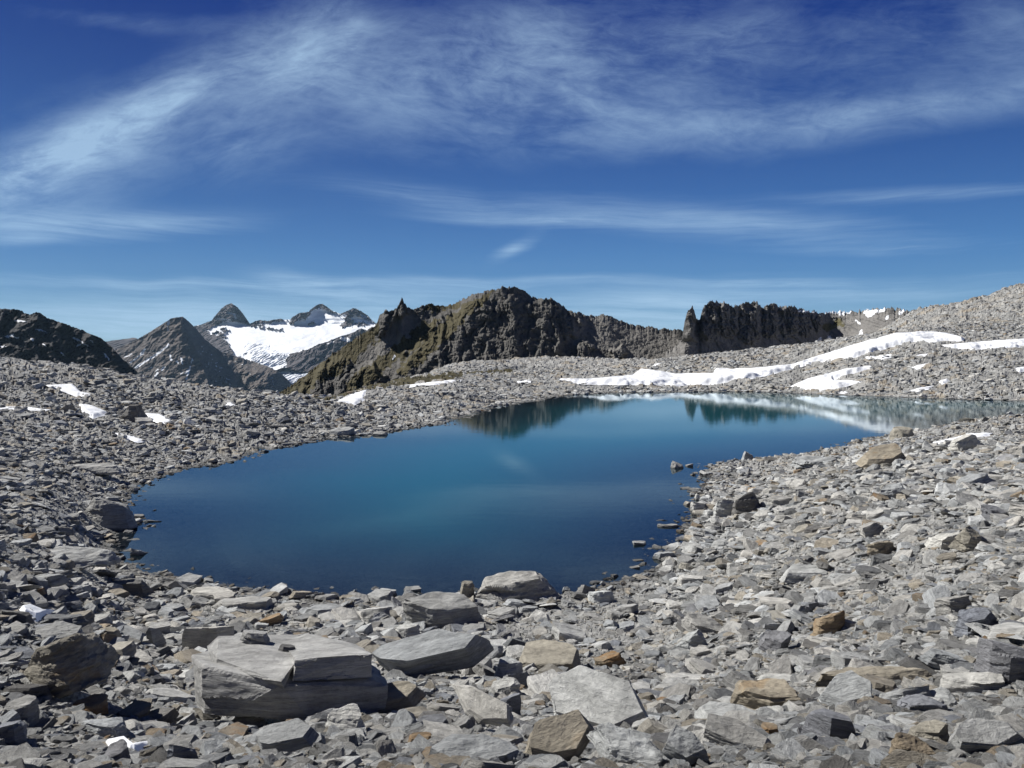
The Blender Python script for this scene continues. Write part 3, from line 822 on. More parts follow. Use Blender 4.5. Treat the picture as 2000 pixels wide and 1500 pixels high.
def snow_patch(poly, dmin, dmax, thick, label, group, jag=2.5, bite=.5, res=1.0):
    xs = [p[0] for p in poly]; ys = [p[1] for p in poly]
    u0, u1 = (min(xs) - 8 - 1000) / F, (max(xs) + 8 - 1000) / F
    nx = int(min(700, max(50, (max(xs) - min(xs)) * 1.3 * res)))
    ls = np.linspace(math.log(dmin), math.log(dmax), 900)
    # narrow the depth range to rows that can fall in the outline
    tu = np.linspace(u0, u1, 60)
    TU, TL = np.meshgrid(tu, ls); TD = np.exp(TL)
    ty = HZ - (bil(GH, gu, gl, TU, TL) - EYE) / TD * F
    okr = ((ty > min(ys) - 8) & (ty < max(ys) + 8)).any(1)
    if not okr.any(): return None
    l0, l1 = ls[okr][0], ls[okr][-1]
    ny = int(min(600, max(60, (max(ys) - min(ys)) * 4)))
    U_, L_ = np.meshgrid(np.linspace(u0, u1, nx), np.linspace(l0, l1, ny)); D_ = np.exp(L_)
    H_ = bil(GH, gu, gl, U_, L_)
    X_ = U_ * D_
    px = U_ * F + 1000; py = HZ - (H_ + thick * .6 - EYE) / D_ * F
    k_ = 60.0 / D_
    px = px + jag * fbm(X_ * k_ / 4, D_ * k_ / 4, 3, 4, .6); py = py + jag * .45 * fbm(X_ * k_ / 4, D_ * k_ / 4, 9, 4, .6)
    sd = poly_sd(px, py, poly)
    # stones melt holes near the edge
    hol = fbm(X_ * k_ / 1.3, D_ * k_ / 1.3, 12, 3)
    sd = sd + np.maximum(hol - .30, 0) * 9 * bite * np.exp(sd / 7)
    run = np.minimum.accumulate(np.concatenate([np.full((1, py.shape[1]), 1e9), HZ - (H_ - EYE)[:-1] / D_[:-1] * F], 0), 0)
    inn = (sd < 0.6) & (HZ - (H_ + thick - EYE) / D_ * F < run + .4)
    # foreground cover: only the first surface along the ray
    kq_ = inn[:-1, :-1] & inn[1:, 1:] & inn[1:, :-1] & inn[:-1, 1:]
    if kq_.sum() < 4: return None
    kq_ = biggest(kq_)
    prof = 1 - sstep(sd, -6, 0.6)
    Z_ = H_ + thick * (prof * 1.1 - .15) + thick * .12 * fbm(X_ * k_ / 9, D_ * k_ / 9, 2, 3)
    V_, F_, _ = compact(np.stack([X_, D_, Z_], -1).reshape(-1, 3), grid_faces(*U_.shape, keep=kq_), {})
    o = mesh_np('snow_patch', V_, F_, M_snow, True)
    return tag(o, label, 'snow patch', group, 'thing')

GSN = 'snow patches left among the stones'
snow_patch([(1688,695),(1742,689),(1760,692),(1725,700),(1690,702)], 100, 150, .25, 'ragged snow finger hanging just below the curve of the longest snow field', GSN)
snow_patch([(1978,716),(2012,712),(2016,722),(1990,725)], 90, 140, .25, 'small snow patch at the right edge below the snow strip', GSN)
snow_patch([(1610,768),(1640,763),(1662,762),(1650,768)], 90, 125, .15, 'small snow trace right at the far shore below the forked snow patch', GSN)
snow_patch([(1090,735),(1150,736),(1235,730),(1255,717),(1290,721),(1320,727),(1392,727),(1398,716),(1450,716),(1550,707),(1600,690),(1650,675),(1700,660),(1750,646),(1800,643),(1850,647),(1890,657),(1880,663),(1820,665),(1785,664),(1750,671),(1700,687),(1665,696),(1620,700),(1565,712),(1525,722),(1480,732),(1400,747),(1350,751),(1250,749),(1150,746),(1095,742)],
           118, 175, .5, 'longest snow field sweeping from the far shore up over the right-hand rise', GSN, 4, .7)
snow_patch([(1825,672),(1880,667),(1950,661),(2000,658),(2100,656),(2100,678),(1990,675),(1940,677),(1900,681),(1860,677)], 110, 160, .4, 'snow strip on the right rise running out of the right edge of the photo', GSN, 4, .8)
snow_patch([(1540,752),(1580,735),(1650,717),(1700,711),(1706,717),(1665,727),(1630,738),(1690,741),(1650,752),(1610,760),(1585,759)], 95, 140, .4, 'forked snow patch on the slope just above the far right shore', GSN, 4, .9)
snow_patch([(1768,716),(1815,706),(1815,712),(1790,719)], 100, 140, .25, 'small snow sliver below the right rise, in the middle of the boulders', GSN)
snow_patch([(1786,692),(1812,689),(1806,694)], 100, 150, .2, 'tiny snow fleck just under the curved long snow field', GSN)
snow_patch([(1775,760),(1800,754),(1825,751),(1815,758),(1790,763)], 90, 130, .2, 'small thin snow patch close above the far right waterline', GSN)
snow_patch([(1832,742),(1850,736),(1858,744),(1840,752)], 90, 130, .2, 'small round snow patch among boulders on the far right bank', GSN)
snow_patch([(645,788),(682,769),(716,759),(712,780),(695,789)], 68, 104, .12, 'bright wedge of snow in the notch left of the lake head', GSN, 1.5, .2)
snow_patch([(786,750),(840,744),(880,739),(918,740),(880,745),(850,751),(800,755)], 85, 170, .25, 'flat snow strip at the foot of the craggy mountain behind the left shore', GSN)
snow_patch([(1005,742),(1040,740),(1042,745),(1012,747)], 90, 200, .2, 'short snow streak behind the far shore left of the long snow field', GSN)
snow_patch([(1265,712),(1290,706),(1300,710),(1280,714)], 130, 240, .2, 'little snow spot behind the notch of the long snow field', GSN)
snow_patch([(85,750),(140,747),(158,761),(190,770),(150,773),(122,762)], 30, 76, .14, 'upper snow patch on the left slope under the dark mountain', GSN)
snow_patch([(150,783),(180,789),(220,805),(182,815),(160,803)], 30, 76, .13, 'snow patch just left of the dark boulder on the left slope', GSN)
snow_patch([(280,802),(310,804),(352,829),(312,827),(286,816)], 30, 76, .12, 'snow patch just right of the dark boulder on the left slope', GSN)
snow_patch([(-20,789),(40,791),(98,797),(90,801),(20,797),(-20,796)], 30, 76, .12, 'long thin snow streak entering from the left edge of the photo', GSN)
snow_patch([(225,843),(255,847),(292,860),(270,862),(240,855)], 25, 60, .08, 'thin snow streak below the dark boulder on the left slope', GSN)
snow_patch([(436,785),(452,783),(460,790),(446,793)], 35, 76, .1, 'tiny snow fleck on the middle of the left ridge', GSN)
snow_patch([(530,797),(575,800),(575,804),(540,803)], 35, 76, .09, 'thin snow line on the ridge above the left shore', GSN)
snow_patch([(1788,875),(1822,861),(1866,851),(1890,844),(1936,842),(1942,847),(1910,860),(1880,860),(1850,864),(1815,873)], 22, 50, .09, 'snow patch between slabs on the near right bank', GSN, 3, .6)
snow_patch([(36,1182),(60,1178),(85,1188),(120,1190),(100,1200),(70,1208),(45,1198)], 6, 14, .07, 'foreground snow patch near the left edge above the stacked slabs', GSN)
snow_patch([(198,1446),(245,1436),(262,1450),(300,1444),(292,1456),(255,1466),(225,1460)], 4, 8, .05, 'foreground snow patch below the tan boulder', GSN)
snow_patch([(1222,1354),(1240,1358),(1268,1376),(1250,1378),(1232,1366)], 5, 9, .05, 'snow sliver beside the big striated plate in the foreground', GSN)
snow_patch([(1318,1412),(1345,1408),(1385,1414),(1370,1420),(1330,1420)], 4, 8, .04, 'snow sliver at the bottom right of the big striated plate', GSN)
snow_patch([(70,1396),(92,1394),(94,1406),(76,1408)], 4, 8, .04, 'little foreground snow spot at the left edge under the tan boulder', GSN)


# ------------------------------------------------------------------ rocks
def rock_bm(seed, L=1, Wd=.7, T=.25, n=7, taper=.85, rough=1.0, sub=2, chips=3):
    """angular schist block: hull of two jittered rings, chipped by planes, broken up in layers"""
    r = random.Random(seed)
    bm = bmesh.new()
    a0 = r.uniform(0, 6.28)
    tx, ty = r.uniform(-.08, .08), r.uniform(-.08, .08)
    tilt = (r.uniform(-.25, .25) * T, r.uniform(-.25, .25) * T)
    for k in range(n):
        a = a0 + (k + r.uniform(-.3, .3)) * 6.283 / n
        q = r.uniform(.80, 1.08)
        ca, sa = math.cos(a), math.sin(a)
        e = (abs(ca) ** 3 + abs(sa) ** 3) ** (-1 / 3.) * q
        x, y = ca * e * L / 2, sa * e * Wd / 2
        bm.verts.new((x, y, -T / 2 * r.uniform(.7, 1.1)))
        tp = taper * r.uniform(.86, 1.08)
        bm.verts.new((x * tp + tx * L, y * tp + ty * Wd, T / 2 * r.uniform(.85, 1.0) + tilt[0] * ca + tilt[1] * sa))
    res = bmesh.ops.convex_hull(bm, input=bm.verts[:])
    junk = [g for g in res['geom_interior'] + res['geom_unused'] if isinstance(g, bmesh.types.BMVert) and g.is_valid]
    if junk: bmesh.ops.delete(bm, geom=list(set(junk)), context='VERTS')
    for _ in range(chips):
        nrm = Vector((r.uniform(-1, 1), r.uniform(-1, 1), r.uniform(-.2, 1.1))).normalized()
        ext = max(v.co.dot(nrm) for v in bm.verts)
        co = nrm * (ext * r.uniform(.78, .95))
        g = bmesh.ops.bisect_plane(bm, geom=bm.verts[:] + bm.edges[:] + bm.faces[:], plane_co=co, plane_no=nrm, clear_outer=True)
        ed = [e for e in g['geom_cut'] if isinstance(e, bmesh.types.BMEdge) and e.is_valid]
        if len(ed) >= 3: bmesh.ops.contextual_create(bm, geom=ed)
    bmesh.ops.dissolve_limit(bm, angle_limit=R(4), verts=bm.verts[:], edges=bm.edges[:])
    bmesh.ops.triangulate(bm, faces=bm.faces[:])
    return bm

def refine(bm, elen, rough, lay, seed, T):
    for _ in range(9):
        es = [e for e in bm.edges if e.calc_length() > elen * 1.35]
        if not es or len(bm.faces) > 22000: break
        bmesh.ops.subdivide_edges(bm, edges=es, cuts=1)
        bmesh.ops.triangulate(bm, faces=[f for f in bm.faces if len(f.verts) > 3])
    bm.normal_update()
    off = Vector((seed * 1.37 % 97, seed * 2.11 % 89, seed * 3.3 % 83))
    size = max(max(abs(v.co.x), abs(v.co.y)) for v in bm.verts) * 2
    newc = []
    for v in bm.verts:
        p = v.co; nn = v.normal
        q = p / size + off
        a = mnoise.fractal(q * 2.3, 1, 2, 3) * .036
        b = mnoise.noise(Vector((q.x * 5, q.y * 9, q.z * 14))) * .020
        c = mnoise.noise(Vector((q.x * 14, q.y * 24, q.z * 40))) * .012
        dv = nn * (a + b + c) * size * rough
        side = 1 - abs(nn.z)
        # ledges where layers have broken back
        lz = p.z / max(T, .001) * lay + mnoise.noise(q * 3) * .9
        st = mnoise.noise(Vector((math.floor(lz) * 3.7 + off.x, q.x * 1.6, q.y * 1.6)))
        dv += Vector((nn.x, nn.y, 0)) * st * .10 * size * side * min(1, rough)
        newc.append(p + dv)
    for v, c in zip(bm.verts, newc): v.co = c

def bm_mesh(name, bm, mat):
    me = bpy.data.meshes.new(name)
    bm.to_mesh(me); bm.free()
    me.materials.append(mat)
    return me

HERO = []     # seen place of each single boulder, for naming its neighbours
OCC = []      # (x, y, radius) footprints of the single boulders
def place_rock(name, label, cat, px, py, wpx, w=.7, t=.3, yaw=0, tip=0, roll=0, mat='grey', seed=1, group=None, n=7, taper=.85, rough=.8, lay=5, lift=.32, chips=3, elen=None, at=None):
    """px, py: where its near foot stands; wpx: breadth in the photo"""
    if at is None: x, y, z = hit(px, py)
    else: x, y, z = at
    L = wpx * y / F; Wd = L * w; T = L * t
    bm = rock_bm(seed, L, Wd, T, n, taper, rough, chips=chips)
    el = elen or max(L / 46, y * .0018)
    refine(bm, el, rough, lay, seed, T)
    o = bpy.data.objects.new(name, bm_mesh(name, bm, HM[mat]))
    COL.objects.link(o)
    o.rotation_euler = (R(tip), -R(roll), R(yaw))
    yc = y + Wd * .42 if at is None else y
    xc = x / y * yc if at is None else x
    if at is None: z = float(hz(xc, yc))
    o.location = (xc, yc, z + T * lift + abs(math.sin(R(tip))) * Wd * .32 + abs(math.sin(R(roll))) * L * .32)
    if at is None: OCC.append((xc, yc, L * .5, Wd * .5)); HERO.append((px, py, wpx, o, seed))
    tag(o, label, cat, group, 'thing')
    return o

BL = place_rock
# custom: the big split boulder
def big_boulder():
    def P3(px, py, d): return Vector(((px - 1000) / F * d, d, EYE + (HZ - py) / F * d))
    base = [P3(398,1394,6.80), P3(437,1400,6.75), P3(612,1414,6.70), P3(750,1384,6.85), P3(402,1300,6.92), P3(549,1336,6.68), P3(726,1328,6.92), P3(754,1338,6.9),
            P3(376,1278,7.45), P3(382,1380,7.32), P3(735,1296,7.7), P3(410,1270,7.9), P3(620,1290,7.9)]
    left = [P3(423,1285,7.05), P3(465,1313,6.86), P3(497,1324,6.74), P3(549,1331,6.60), P3(556,1306,6.80), P3(579,1290,6.95), P3(427,1242,7.7), P3(404,1262,7.5), P3(600,1238,8.05),
            P3(556,1346,6.66), P3(415,1308,7.05), P3(600,1270,8.0)]
    right = [P3(577,1289,6.79), P3(726,1277,6.90), P3(729,1325,6.86), P3(570,1330,6.71), P3(707,1264,7.5), P3(690,1258,7.75), P3(600,1236,8.0), P3(545,1248,7.9), P3(704,1296,7.7), P3(560,1275,7.8)]
    bm = bmesh.new()
    for sd_k, pts in ((5, base), (9, left), (12, right)):
        b2 = bmesh.new()
        for p in pts: b2.verts.new(p)
        res = bmesh.ops.convex_hull(b2, input=b2.verts[:])
        junk = [g for g in res['geom_interior'] + res['geom_unused'] if isinstance(g, bmesh.types.BMVert) and g.is_valid]
        if junk: bmesh.ops.delete(b2, geom=list(set(junk)), context='VERTS')
        c = sum((v.co for v in b2.verts), Vector()) / len(b2.verts)
        for v in b2.verts: v.co -= c
        bmesh.ops.triangulate(b2, faces=b2.faces[:])
        refine(b2, .022, .27, 3, sd_k, .5)
        for v in b2.verts: v.co += c
        tmp = bpy.data.meshes.new('tmp'); b2.to_mesh(tmp); b2.free()
        bm.from_mesh(tmp); bpy.data.meshes.remove(tmp)
    c = P3(560, 1340, 7.2)
    for v in bm.verts: v.co -= c
    from mathutils.bvhtree import BVHTree
    tree = BVHTree.FromBMesh(bm)
    def top(x, y):
        h = tree.ray_cast(Vector((x, y, 9)) - c, Vector((0, 0, -1)))[0]
        return (h + c).z if h else 2.3
    big_boulder.top = top
    o = bpy.data.objects.new('split_boulder', bm_mesh('split_boulder', bm, M_big))
    COL.objects.link(o); o.location = c
    OCC.append((c.x, c.y, .85, .6))
    return tag(o, 'largest pale flat-topped boulder in the foreground with a horizontal crack across its shaded front', 'boulder', kind='thing')
M_big = rock_material('big_boulder_schist', (0.47, 0.46, 0.44), 0.08, spread=.02, streak=.8)
big_boulder()

BL('rock_block', 'square-cut grey block with a lit left face behind the left end of the largest boulder', 'rock', 405,1278,112, w=.6,t=.55,yaw=12,mat='pale',seed=21,n=5,taper=.97,rough=.35,lay=2,chips=1)
BL('rock_wedge', 'wedge-shaped slab lying on the back edge of the largest boulder', 'rock', 0,0,76, w=.55,t=.24,yaw=-20,roll=-8,mat='grey',seed=22,n=6,taper=.8,at=((503-1000)/F*7.55, 7.55, big_boulder.top((503-1000)/F*7.55, 7.55) + .01), rough=.6)
BL('small_stone', 'little dark stone lying alone on top of the largest boulder', 'stone', 0,0,36, w=.6,t=.3,yaw=15,mat='dark',seed=23,at=((560-1000)/F*7.3, 7.3, big_boulder.top((560-1000)/F*7.3, 7.3) + .005), rough=.6)
BL('tan_boulder', 'large tan and ochre boulder with a pointed ridge, left of the largest boulder', 'boulder', 130,1374,218, w=.8,t=.40,yaw=-28,tip=8,roll=16,mat='tan',seed=24,n=6,taper=.6,rough=.8,lay=4)
BL('flat_slab', 'thick flat grey-brown slab in the left foreground with an overhanging front edge', 'slab', 103,1262,120, w=.7,t=.26,yaw=5,mat='grey',seed=25,n=7,rough=.5)
BL('layered_slab', 'dark finely layered slab behind the thick grey-brown slab at left', 'slab', 108,1224,125, w=.6,t=.18,yaw=-8,mat='dark',seed=26,lay=7)
BL('rock_block', 'dark low block touching the left edge, beside the foreground snow patch', 'rock', 25,1216,78, w=.6,t=.3,yaw=4,mat='dark',seed=27,n=5,rough=.4)
BL('wedge_rock', 'upright grey wedge standing left of the square-cut block', 'rock', 304,1265,44, w=.7,t=.95,yaw=25,roll=10,mat='grey',seed=28,n=5,taper=.7,rough=.5)
BL('rock', 'brownish angular rock midway between the thick slab and the upright wedge', 'rock', 212,1256,56, w=.8,t=.55,yaw=10,mat='tan',seed=29,n=6,taper=.7)
BL('rusty_slab', 'bright orange-brown slab behind the largest boulder', 'slab', 530,1222,60, w=.6,t=.22,yaw=20,roll=12,mat='rust',seed=30)
BL('rock_slab', 'long grey slab tilted up to the right beside the largest boulder', 'slab', 858,1325,268, w=.42,t=.17,yaw=12,tip=22,roll=7,mat='grey',seed=31,n=6,taper=.93,rough=.35,lay=3,lift=.75)
BL('flat_slab', 'wide flat tan-grey plate strewn with pebbles behind the round pale stone', 'slab', 1075,1310,180, w=.75,t=.14,yaw=-15,tip=10,mat='tan',seed=32,n=6,rough=.3,lay=3)
BL('pale_stone', 'rounded pale cobble standing in front of the wide tan-grey plate', 'stone', 994,1326,68, w=.8,t=.6,yaw=10,mat='pale',seed=33,taper=.65,n=8)
BL('pale_stone', 'flat-topped pale stone directly below the rounded pale cobble', 'stone', 985,1360,66, w=.7,t=.5,yaw=-5,mat='pale',seed=34,taper=.85)
BL('pale_stone', 'cube-shaped speckled stone, lowest of the three pale stones in a column', 'stone', 990,1396,52, w=.8,t=.8,yaw=8,mat='blue',seed=35,taper=.9,n=5,rough=.5)
BL('leaning_plate', 'narrow fibrous plate leaning down to the right, left of the pale stone column', 'slab', 935,1425,175, w=.34,t=.10,yaw=-38,tip=34,roll=-16,mat='pale',seed=36,n=6,rough=.4,lay=4,lift=1.3)
BL('striated_plate', 'big striated pale plate tilted toward the viewer in the middle foreground', 'slab', 1160,1432,235, w=.62,t=.12,yaw=-32,tip=30,roll=-8,mat='pale',seed=37,n=6,taper=.93,rough=.35,lay=3,lift=.95)
BL('rock_slab', 'smooth tan-grey slab sloping up to the right at the bottom middle', 'slab', 1085,1492,185, w=.55,t=.17,yaw=25,tip=28,roll=10,mat='tan',seed=38,n=6,taper=.9,rough=.3,lay=3,lift=.8)
BL('rock_slab', 'long low grey slab at the bottom edge beside the smooth tan-grey slab', 'slab', 930,1496,205, w=.5,t=.2,yaw=6,tip=12,mat='grey',seed=39,n=7,rough=.6)
BL('pale_boulder', 'whitish lumpy boulder in front of the right end of the largest boulder', 'boulder', 676,1436,96, w=.75,t=.52,yaw=-12,mat='pale',seed=40,n=8,taper=.7)
BL('layered_boulder', 'layered brown-grey boulder standing at the near waterline', 'boulder', 1008,1172,178, w=.55,t=.28,yaw=-4,mat='grey',seed=41,n=8,taper=.8,lay=6,rough=.9)
BL('boulder', 'blocky boulder with a dark shaded front between the waterline and the long tilted slab', 'boulder', 880,1224,168, w=.5,t=.34,yaw=3,mat='grey',seed=42,n=6,taper=.9,rough=.6,lay=2)
BL('stone_pile', 'little upright ochre-stained stone beside the left end of the layered shore boulder', 'stone', 912,1172,40, w=.8,t=1.05,yaw=10,mat='tan',seed=43,n=7,taper=.6)
BL('boulder', 'rounded grey boulder at the left waterline with its foot in the lake', 'boulder', 215,1036,132, w=.7,t=.42,yaw=-10,mat='grey',seed=44,n=8,taper=.6,rough=.7)
BL('flat_stone', 'flat stone poking into the lake from the rounded left shore boulder', 'stone', 296,1024,46, w=.4,t=.14,yaw=-4,mat='grey',seed=45)
BL('dark_boulder', 'dark boulder between two snow patches on the left slope', 'boulder', 260,828,66, w=.8,t=.52,yaw=-15,mat='dark',seed=46,taper=.6,n=7)
BL('rock_slab', 'long dark flat slab lying on the left bank above the lake corner', 'slab', 188,928,116, w=.5,t=.14,yaw=-6,mat='grey',seed=47,lay=3)
BL('rock_slab', 'long pale-grey slab below the rounded left shore boulder', 'slab', 140,1104,190, w=.4,t=.13,yaw=-3,mat='grey',seed=48,lay=5)
BL('dark_slab', 'black shaded slab at the lower left lake corner', 'slab', 252,1160,122, w=.45,t=.22,yaw=6,mat='dark',seed=49,lay=3,n=6)
BL('rock_slab', 'grey slab tilted up to the right, left of the black shaded slab', 'slab', 92,1150,86, w=.55,t=.26,yaw=6,roll=10,mat='grey',seed=50)
BL('flat_slab', 'smooth flat slab near the lower left shore, the longer of two in line', 'slab', 480,1190,128, w=.5,t=.13,yaw=-6,mat='grey',seed=51,rough=.4)
BL('flat_slab', 'smooth flat slab near the lower left shore, the shorter of two in line', 'slab', 418,1170,96, w=.5,t=.12,yaw=-4,mat='pale',seed=52,rough=.4)
BL('flat_rock', 'flat layered rock at the upper left waterline', 'rock', 664,850,56, w=.6,t=.22,yaw=0,mat='grey',seed=53)
BL('flat_stone', 'flat stone islet just off the upper left shore', 'stone', 742,856,42, w=.6,t=.26,yaw=0,mat='grey',seed=54,taper=.6)
BL('brown_slab', 'big brown-grey leaning slab on the right bank below the snow patch', 'slab', 1722,912,108, w=.6,t=.2,yaw=14,tip=14,roll=10,mat='tan',seed=55,n=6,rough=.4,lay=3)
BL('rock', 'brown-topped rock on the crest of the near right bank', 'rock', 1762,858,54, w=.8,t=.5,yaw=0,mat='tan',seed=56)
BL('layered_slab', 'layered flat slab on the right shore left of the big leaning slab', 'slab', 1585,912,96, w=.5,t=.18,yaw=-4,mat='grey',seed=57,lay=5)
BL('pale_rock', 'pale rock beside the snow patch on the near right bank', 'rock', 1885,880,70, w=.7,t=.35,yaw=20,roll=10,mat='pale',seed=58)
BL('water_boulder', 'grey rock standing in the lake off the right shore', 'rock', 1322,922,32, w=.8,t=.6,yaw=0,mat='grey',seed=59,taper=.65,n=7)
BL('small_stone', 'small stone in the lake just right of the grey standing rock', 'stone', 1345,916,18, w=.8,t=.55,mat='grey',seed=60)
BL('pale_stone', 'pale block at the right waterline standing half in the water', 'stone', 1363,1000,38, w=.7,t=.5,yaw=6,mat='pale',seed=61,n=5)
BL('small_stone', 'small pointed stone in the water behind the pale waterline block', 'stone', 1364,978,20, w=.8,t=.7,mat='pale',seed=62,taper=.4)
BL('pale_boulder', 'pale boulder on the right shore, left one of a touching pair', 'boulder', 1416,1012,62, w=.8,t=.55,yaw=10,mat='pale',seed=63,taper=.6,n=8)
BL('dark_boulder', 'dark-sided boulder on the right shore, right one of a touching pair', 'boulder', 1456,1006,62, w=.8,t=.55,yaw=-20,roll=10,mat='dark',seed=64,taper=.7,n=7)
BL('flat_stone', 'thin flat stone lying in the water off the right shore', 'stone', 1305,1034,50, w=.4,t=.16,yaw=-10,mat='grey',seed=65)
BL('flat_stone', 'flat rock at the lower right waterline where the bank turns', 'stone', 1298,1092,46, w=.6,t=.25,yaw=5,mat='grey',seed=66)
BL('white_slab', 'white-topped slab with a thin shaded front edge in the middle of the right bank', 'slab', 1578,1132,128, w=.5,t=.17,yaw=5,mat='pale',seed=67,rough=.5,n=7)
BL('brown_boulder', 'dark brown angular boulder on the right bank', 'boulder', 1618,1244,80, w=.75,t=.55,yaw=10,mat='rust',seed=68,n=6,taper=.75)
BL('dark_triangle_rock', 'large dark plum-grey triangular boulder with a spiky shadow, bottom right', 'boulder', 1622,1452,134, w=.7,t=.5,yaw=-18,roll=-6,mat='blue',seed=69,n=5,taper=.75,rough=.45,lay=5)
BL('ochre_boulder', 'yellow-ochre boulder at the bottom right edge of the frame', 'boulder', 1790,1494,108, w=.75,t=.45,yaw=8,mat='rust',seed=70,n=8,taper=.7)
BL('rock_block', 'brownish block above the yellow-ochre boulder', 'rock', 1815,1458,88, w=.7,t=.52,yaw=-12,mat='tan',seed=71,n=6,taper=.8)
BL('ochre_stone', 'rounded orange-stained stone left of the triangular boulder', 'stone', 1504,1446,54, w=.8,t=.6,yaw=10,mat='rust',seed=72,n=8,taper=.7)
BL('layered_boulder', 'layered brown slab-like boulder above the rounded orange-stained stone', 'boulder', 1500,1386,165, w=.6,t=.3,yaw=-8,tip=6,mat='tan',seed=73,n=7,lay=6)
BL('blue_grey_boulder', 'smooth blue-grey boulder cut by the right edge of the photo', 'boulder', 1985,1335,150, w=.7,t=.5,yaw=-12,mat='blue',seed=74,n=7,rough=.5)
BL('pale_slab', 'long pale cream slab left of the blue-grey boulder', 'slab', 1894,1352,142, w=.45,t=.22,yaw=-10,mat='pale',seed=75,n=6)
BL('layered_slab', 'streaked layered slab tilted down to the right above the long cream slab', 'slab', 1842,1308,112, w=.5,t=.24,yaw=-18,roll=-12,mat='grey',seed=76,lay=7)
BL('flat_slab', 'very wide flat layered slab forming a step on the right bank', 'slab', 1708,1342,235, w=.42,t=.15,yaw=2,mat='tan',seed=77,lay=5,n=7)
BL('rock', 'pale grey angular rock with a deep shadow on the upper right bank', 'rock', 1862,1204,86, w=.65,t=.45,yaw=4,mat='grey',seed=78,n=6)
BL('blue_grey_slab', 'blue-grey tilted slab below the pale angular rock on the right bank', 'slab', 1905,1240,108, w=.6,t=.32,yaw=10,roll=12,mat='blue',seed=79,n=6)
BL('pale_rock', 'pale triangular rock at the middle of the near shore slope', 'rock', 1352,1270,82, w=.6,t=.45,yaw=4,mat='pale',seed=80,n=5,taper=.5)
BL('rock_slab', 'grey slab sloping down to the right just above the pale triangular rock', 'slab', 1378,1246,100, w=.5,t=.26,yaw=-18,roll=-14,mat='grey',seed=81,n=6)
BL('dark_rock', 'dark blue-grey leaning rock, upright, right of the sloping grey slab', 'rock', 1512,1280,68, w=.6,t=.6,yaw=-25,roll=-18,mat='blue',seed=82,n=6,lay=6)
BL('plum_slab', 'plum-grey streaked slab between the triangular boulder and the cream slab', 'slab', 1790,1396,112, w=.7,t=.26,yaw=0,tip=12,mat='blue',seed=83,n=6)
BL('brown_rock', 'brown triangular rock high on the right bank', 'rock', 1890,1078,84, w=.7,t=.5,yaw=-18,roll=-6,mat='tan',seed=84,n=5,taper=.5)
BL('pale_rock', 'broad pale rock just left of the brown triangular rock', 'rock', 1845,1074,80, w=.7,t=.36,yaw=10,mat='pale',seed=85,n=7)
BL('tan_stone', 'tan-streaked stone left of the broad pale rock on the right bank', 'stone', 1722,1088,54, w=.6,t=.5,yaw=12,roll=12,mat='tan',seed=86,n=6)
BL('rock_slab', 'grey slab pointing up with a dark tip in the middle of the right bank', 'slab', 1700,1050,56, w=.6,t=.4,yaw=15,roll=16,mat='grey',seed=87,n=5)
BL('flat_slab', 'flat grey slab on the right bank right of the dark-sided boulder', 'slab', 1530,988,62, w=.6,t=.28,yaw=-8,mat='grey',seed=88,n=7)
BL('tilted_slab', 'slab with a raised dark right end high on the right bank', 'slab', 1745,975,60, w=.6,t=.3,yaw=14,roll=20,mat='grey',seed=89,n=5)
BL('rock_slab', 'long grey slab on the right bank near the photo edge, upper one', 'slab', 1900,955,90, w=.5,t=.22,yaw=16,roll=10,mat='grey',seed=90,n=6)
BL('dark_rock', 'dark-sided rock on the right bank near the photo edge, below the long grey slab', 'rock', 1945,1016,60, w=.7,t=.4,yaw=14,mat='blue',seed=91,n=6)
BL('grey_block', 'dark grey block at the lower left edge under the tan boulder', 'rock', 38,1420,72, w=.8,t=.75,yaw=-10,mat='grey',seed=92,n=6,taper=.8)
BL('rock_slab', 'grey flat-topped slab below the tan boulder, left of the foreground snow patch', 'slab', 205,1440,115, w=.7,t=.22,yaw=-10,mat='grey',seed=93,n=7)
BL('dark_block', 'angular blue-grey block at the bottom edge below the largest boulder', 'rock', 362,1500,78, w=.7,t=.65,yaw=-8,mat='blue',seed=94,n=5,taper=.75)
BL('rusty_stone', 'rust-topped stone directly below the tan boulder', 'stone', 172,1394,84, w=.6,t=.3,yaw=-8,mat='rust',seed=95,n=7)
BL('ochre_stone', 'bright ochre stone in the bottom middle gravel', 'stone', 818,1458,58, w=.7,t=.42,yaw=4,mat='rust',seed=96,n=8,taper=.75)
BL('pale_stone', 'pale lens-shaped stone just in front of the largest boulder', 'stone', 478,1420,94, w=.45,t=.32,yaw=-3,mat='pale',seed=97,n=8,taper=.7)
BL('white_plate', 'whitish rough plate at the bottom edge right of the smooth tan-grey slab', 'slab', 1225,1500,170, w=.55,t=.2,yaw=-20,tip=18,roll=-8,mat='pale',seed=98,n=7,lay=4,lift=.6)
BL('striated_slab', 'striated grey slab standing at the bottom edge with a black gap on its right', 'slab', 1345,1500,110, w=.7,t=.4,yaw=-30,tip=20,roll=-14,mat='grey',seed=99,n=5,lay=4)
BL('thin_slab', 'thin grey shard propped upright at the right tip of the big striated plate', 'slab', 1255,1442,66, w=.35,t=.5,yaw=-30,roll=20,mat='grey',seed=100,n=5)
BL('flat_stone', 'flat rust-edged stone right of the wide tan-grey plate', 'stone', 1190,1302,80, w=.5,t=.22,yaw=6,roll=5,mat='rust',seed=101)
BL('pale_slab', 'white flat quartz-like slab right of the layered brown boulder\'s top', 'slab', 1520,1338,110, w=.5,t=.14,yaw=-4,mat='pale',seed=102)
BL('pale_stone', 'white angular stone at the near shore right of the layered boulder', 'stone', 1172,1178,64, w=.6,t=.34,yaw=-12,mat='pale',seed=103)
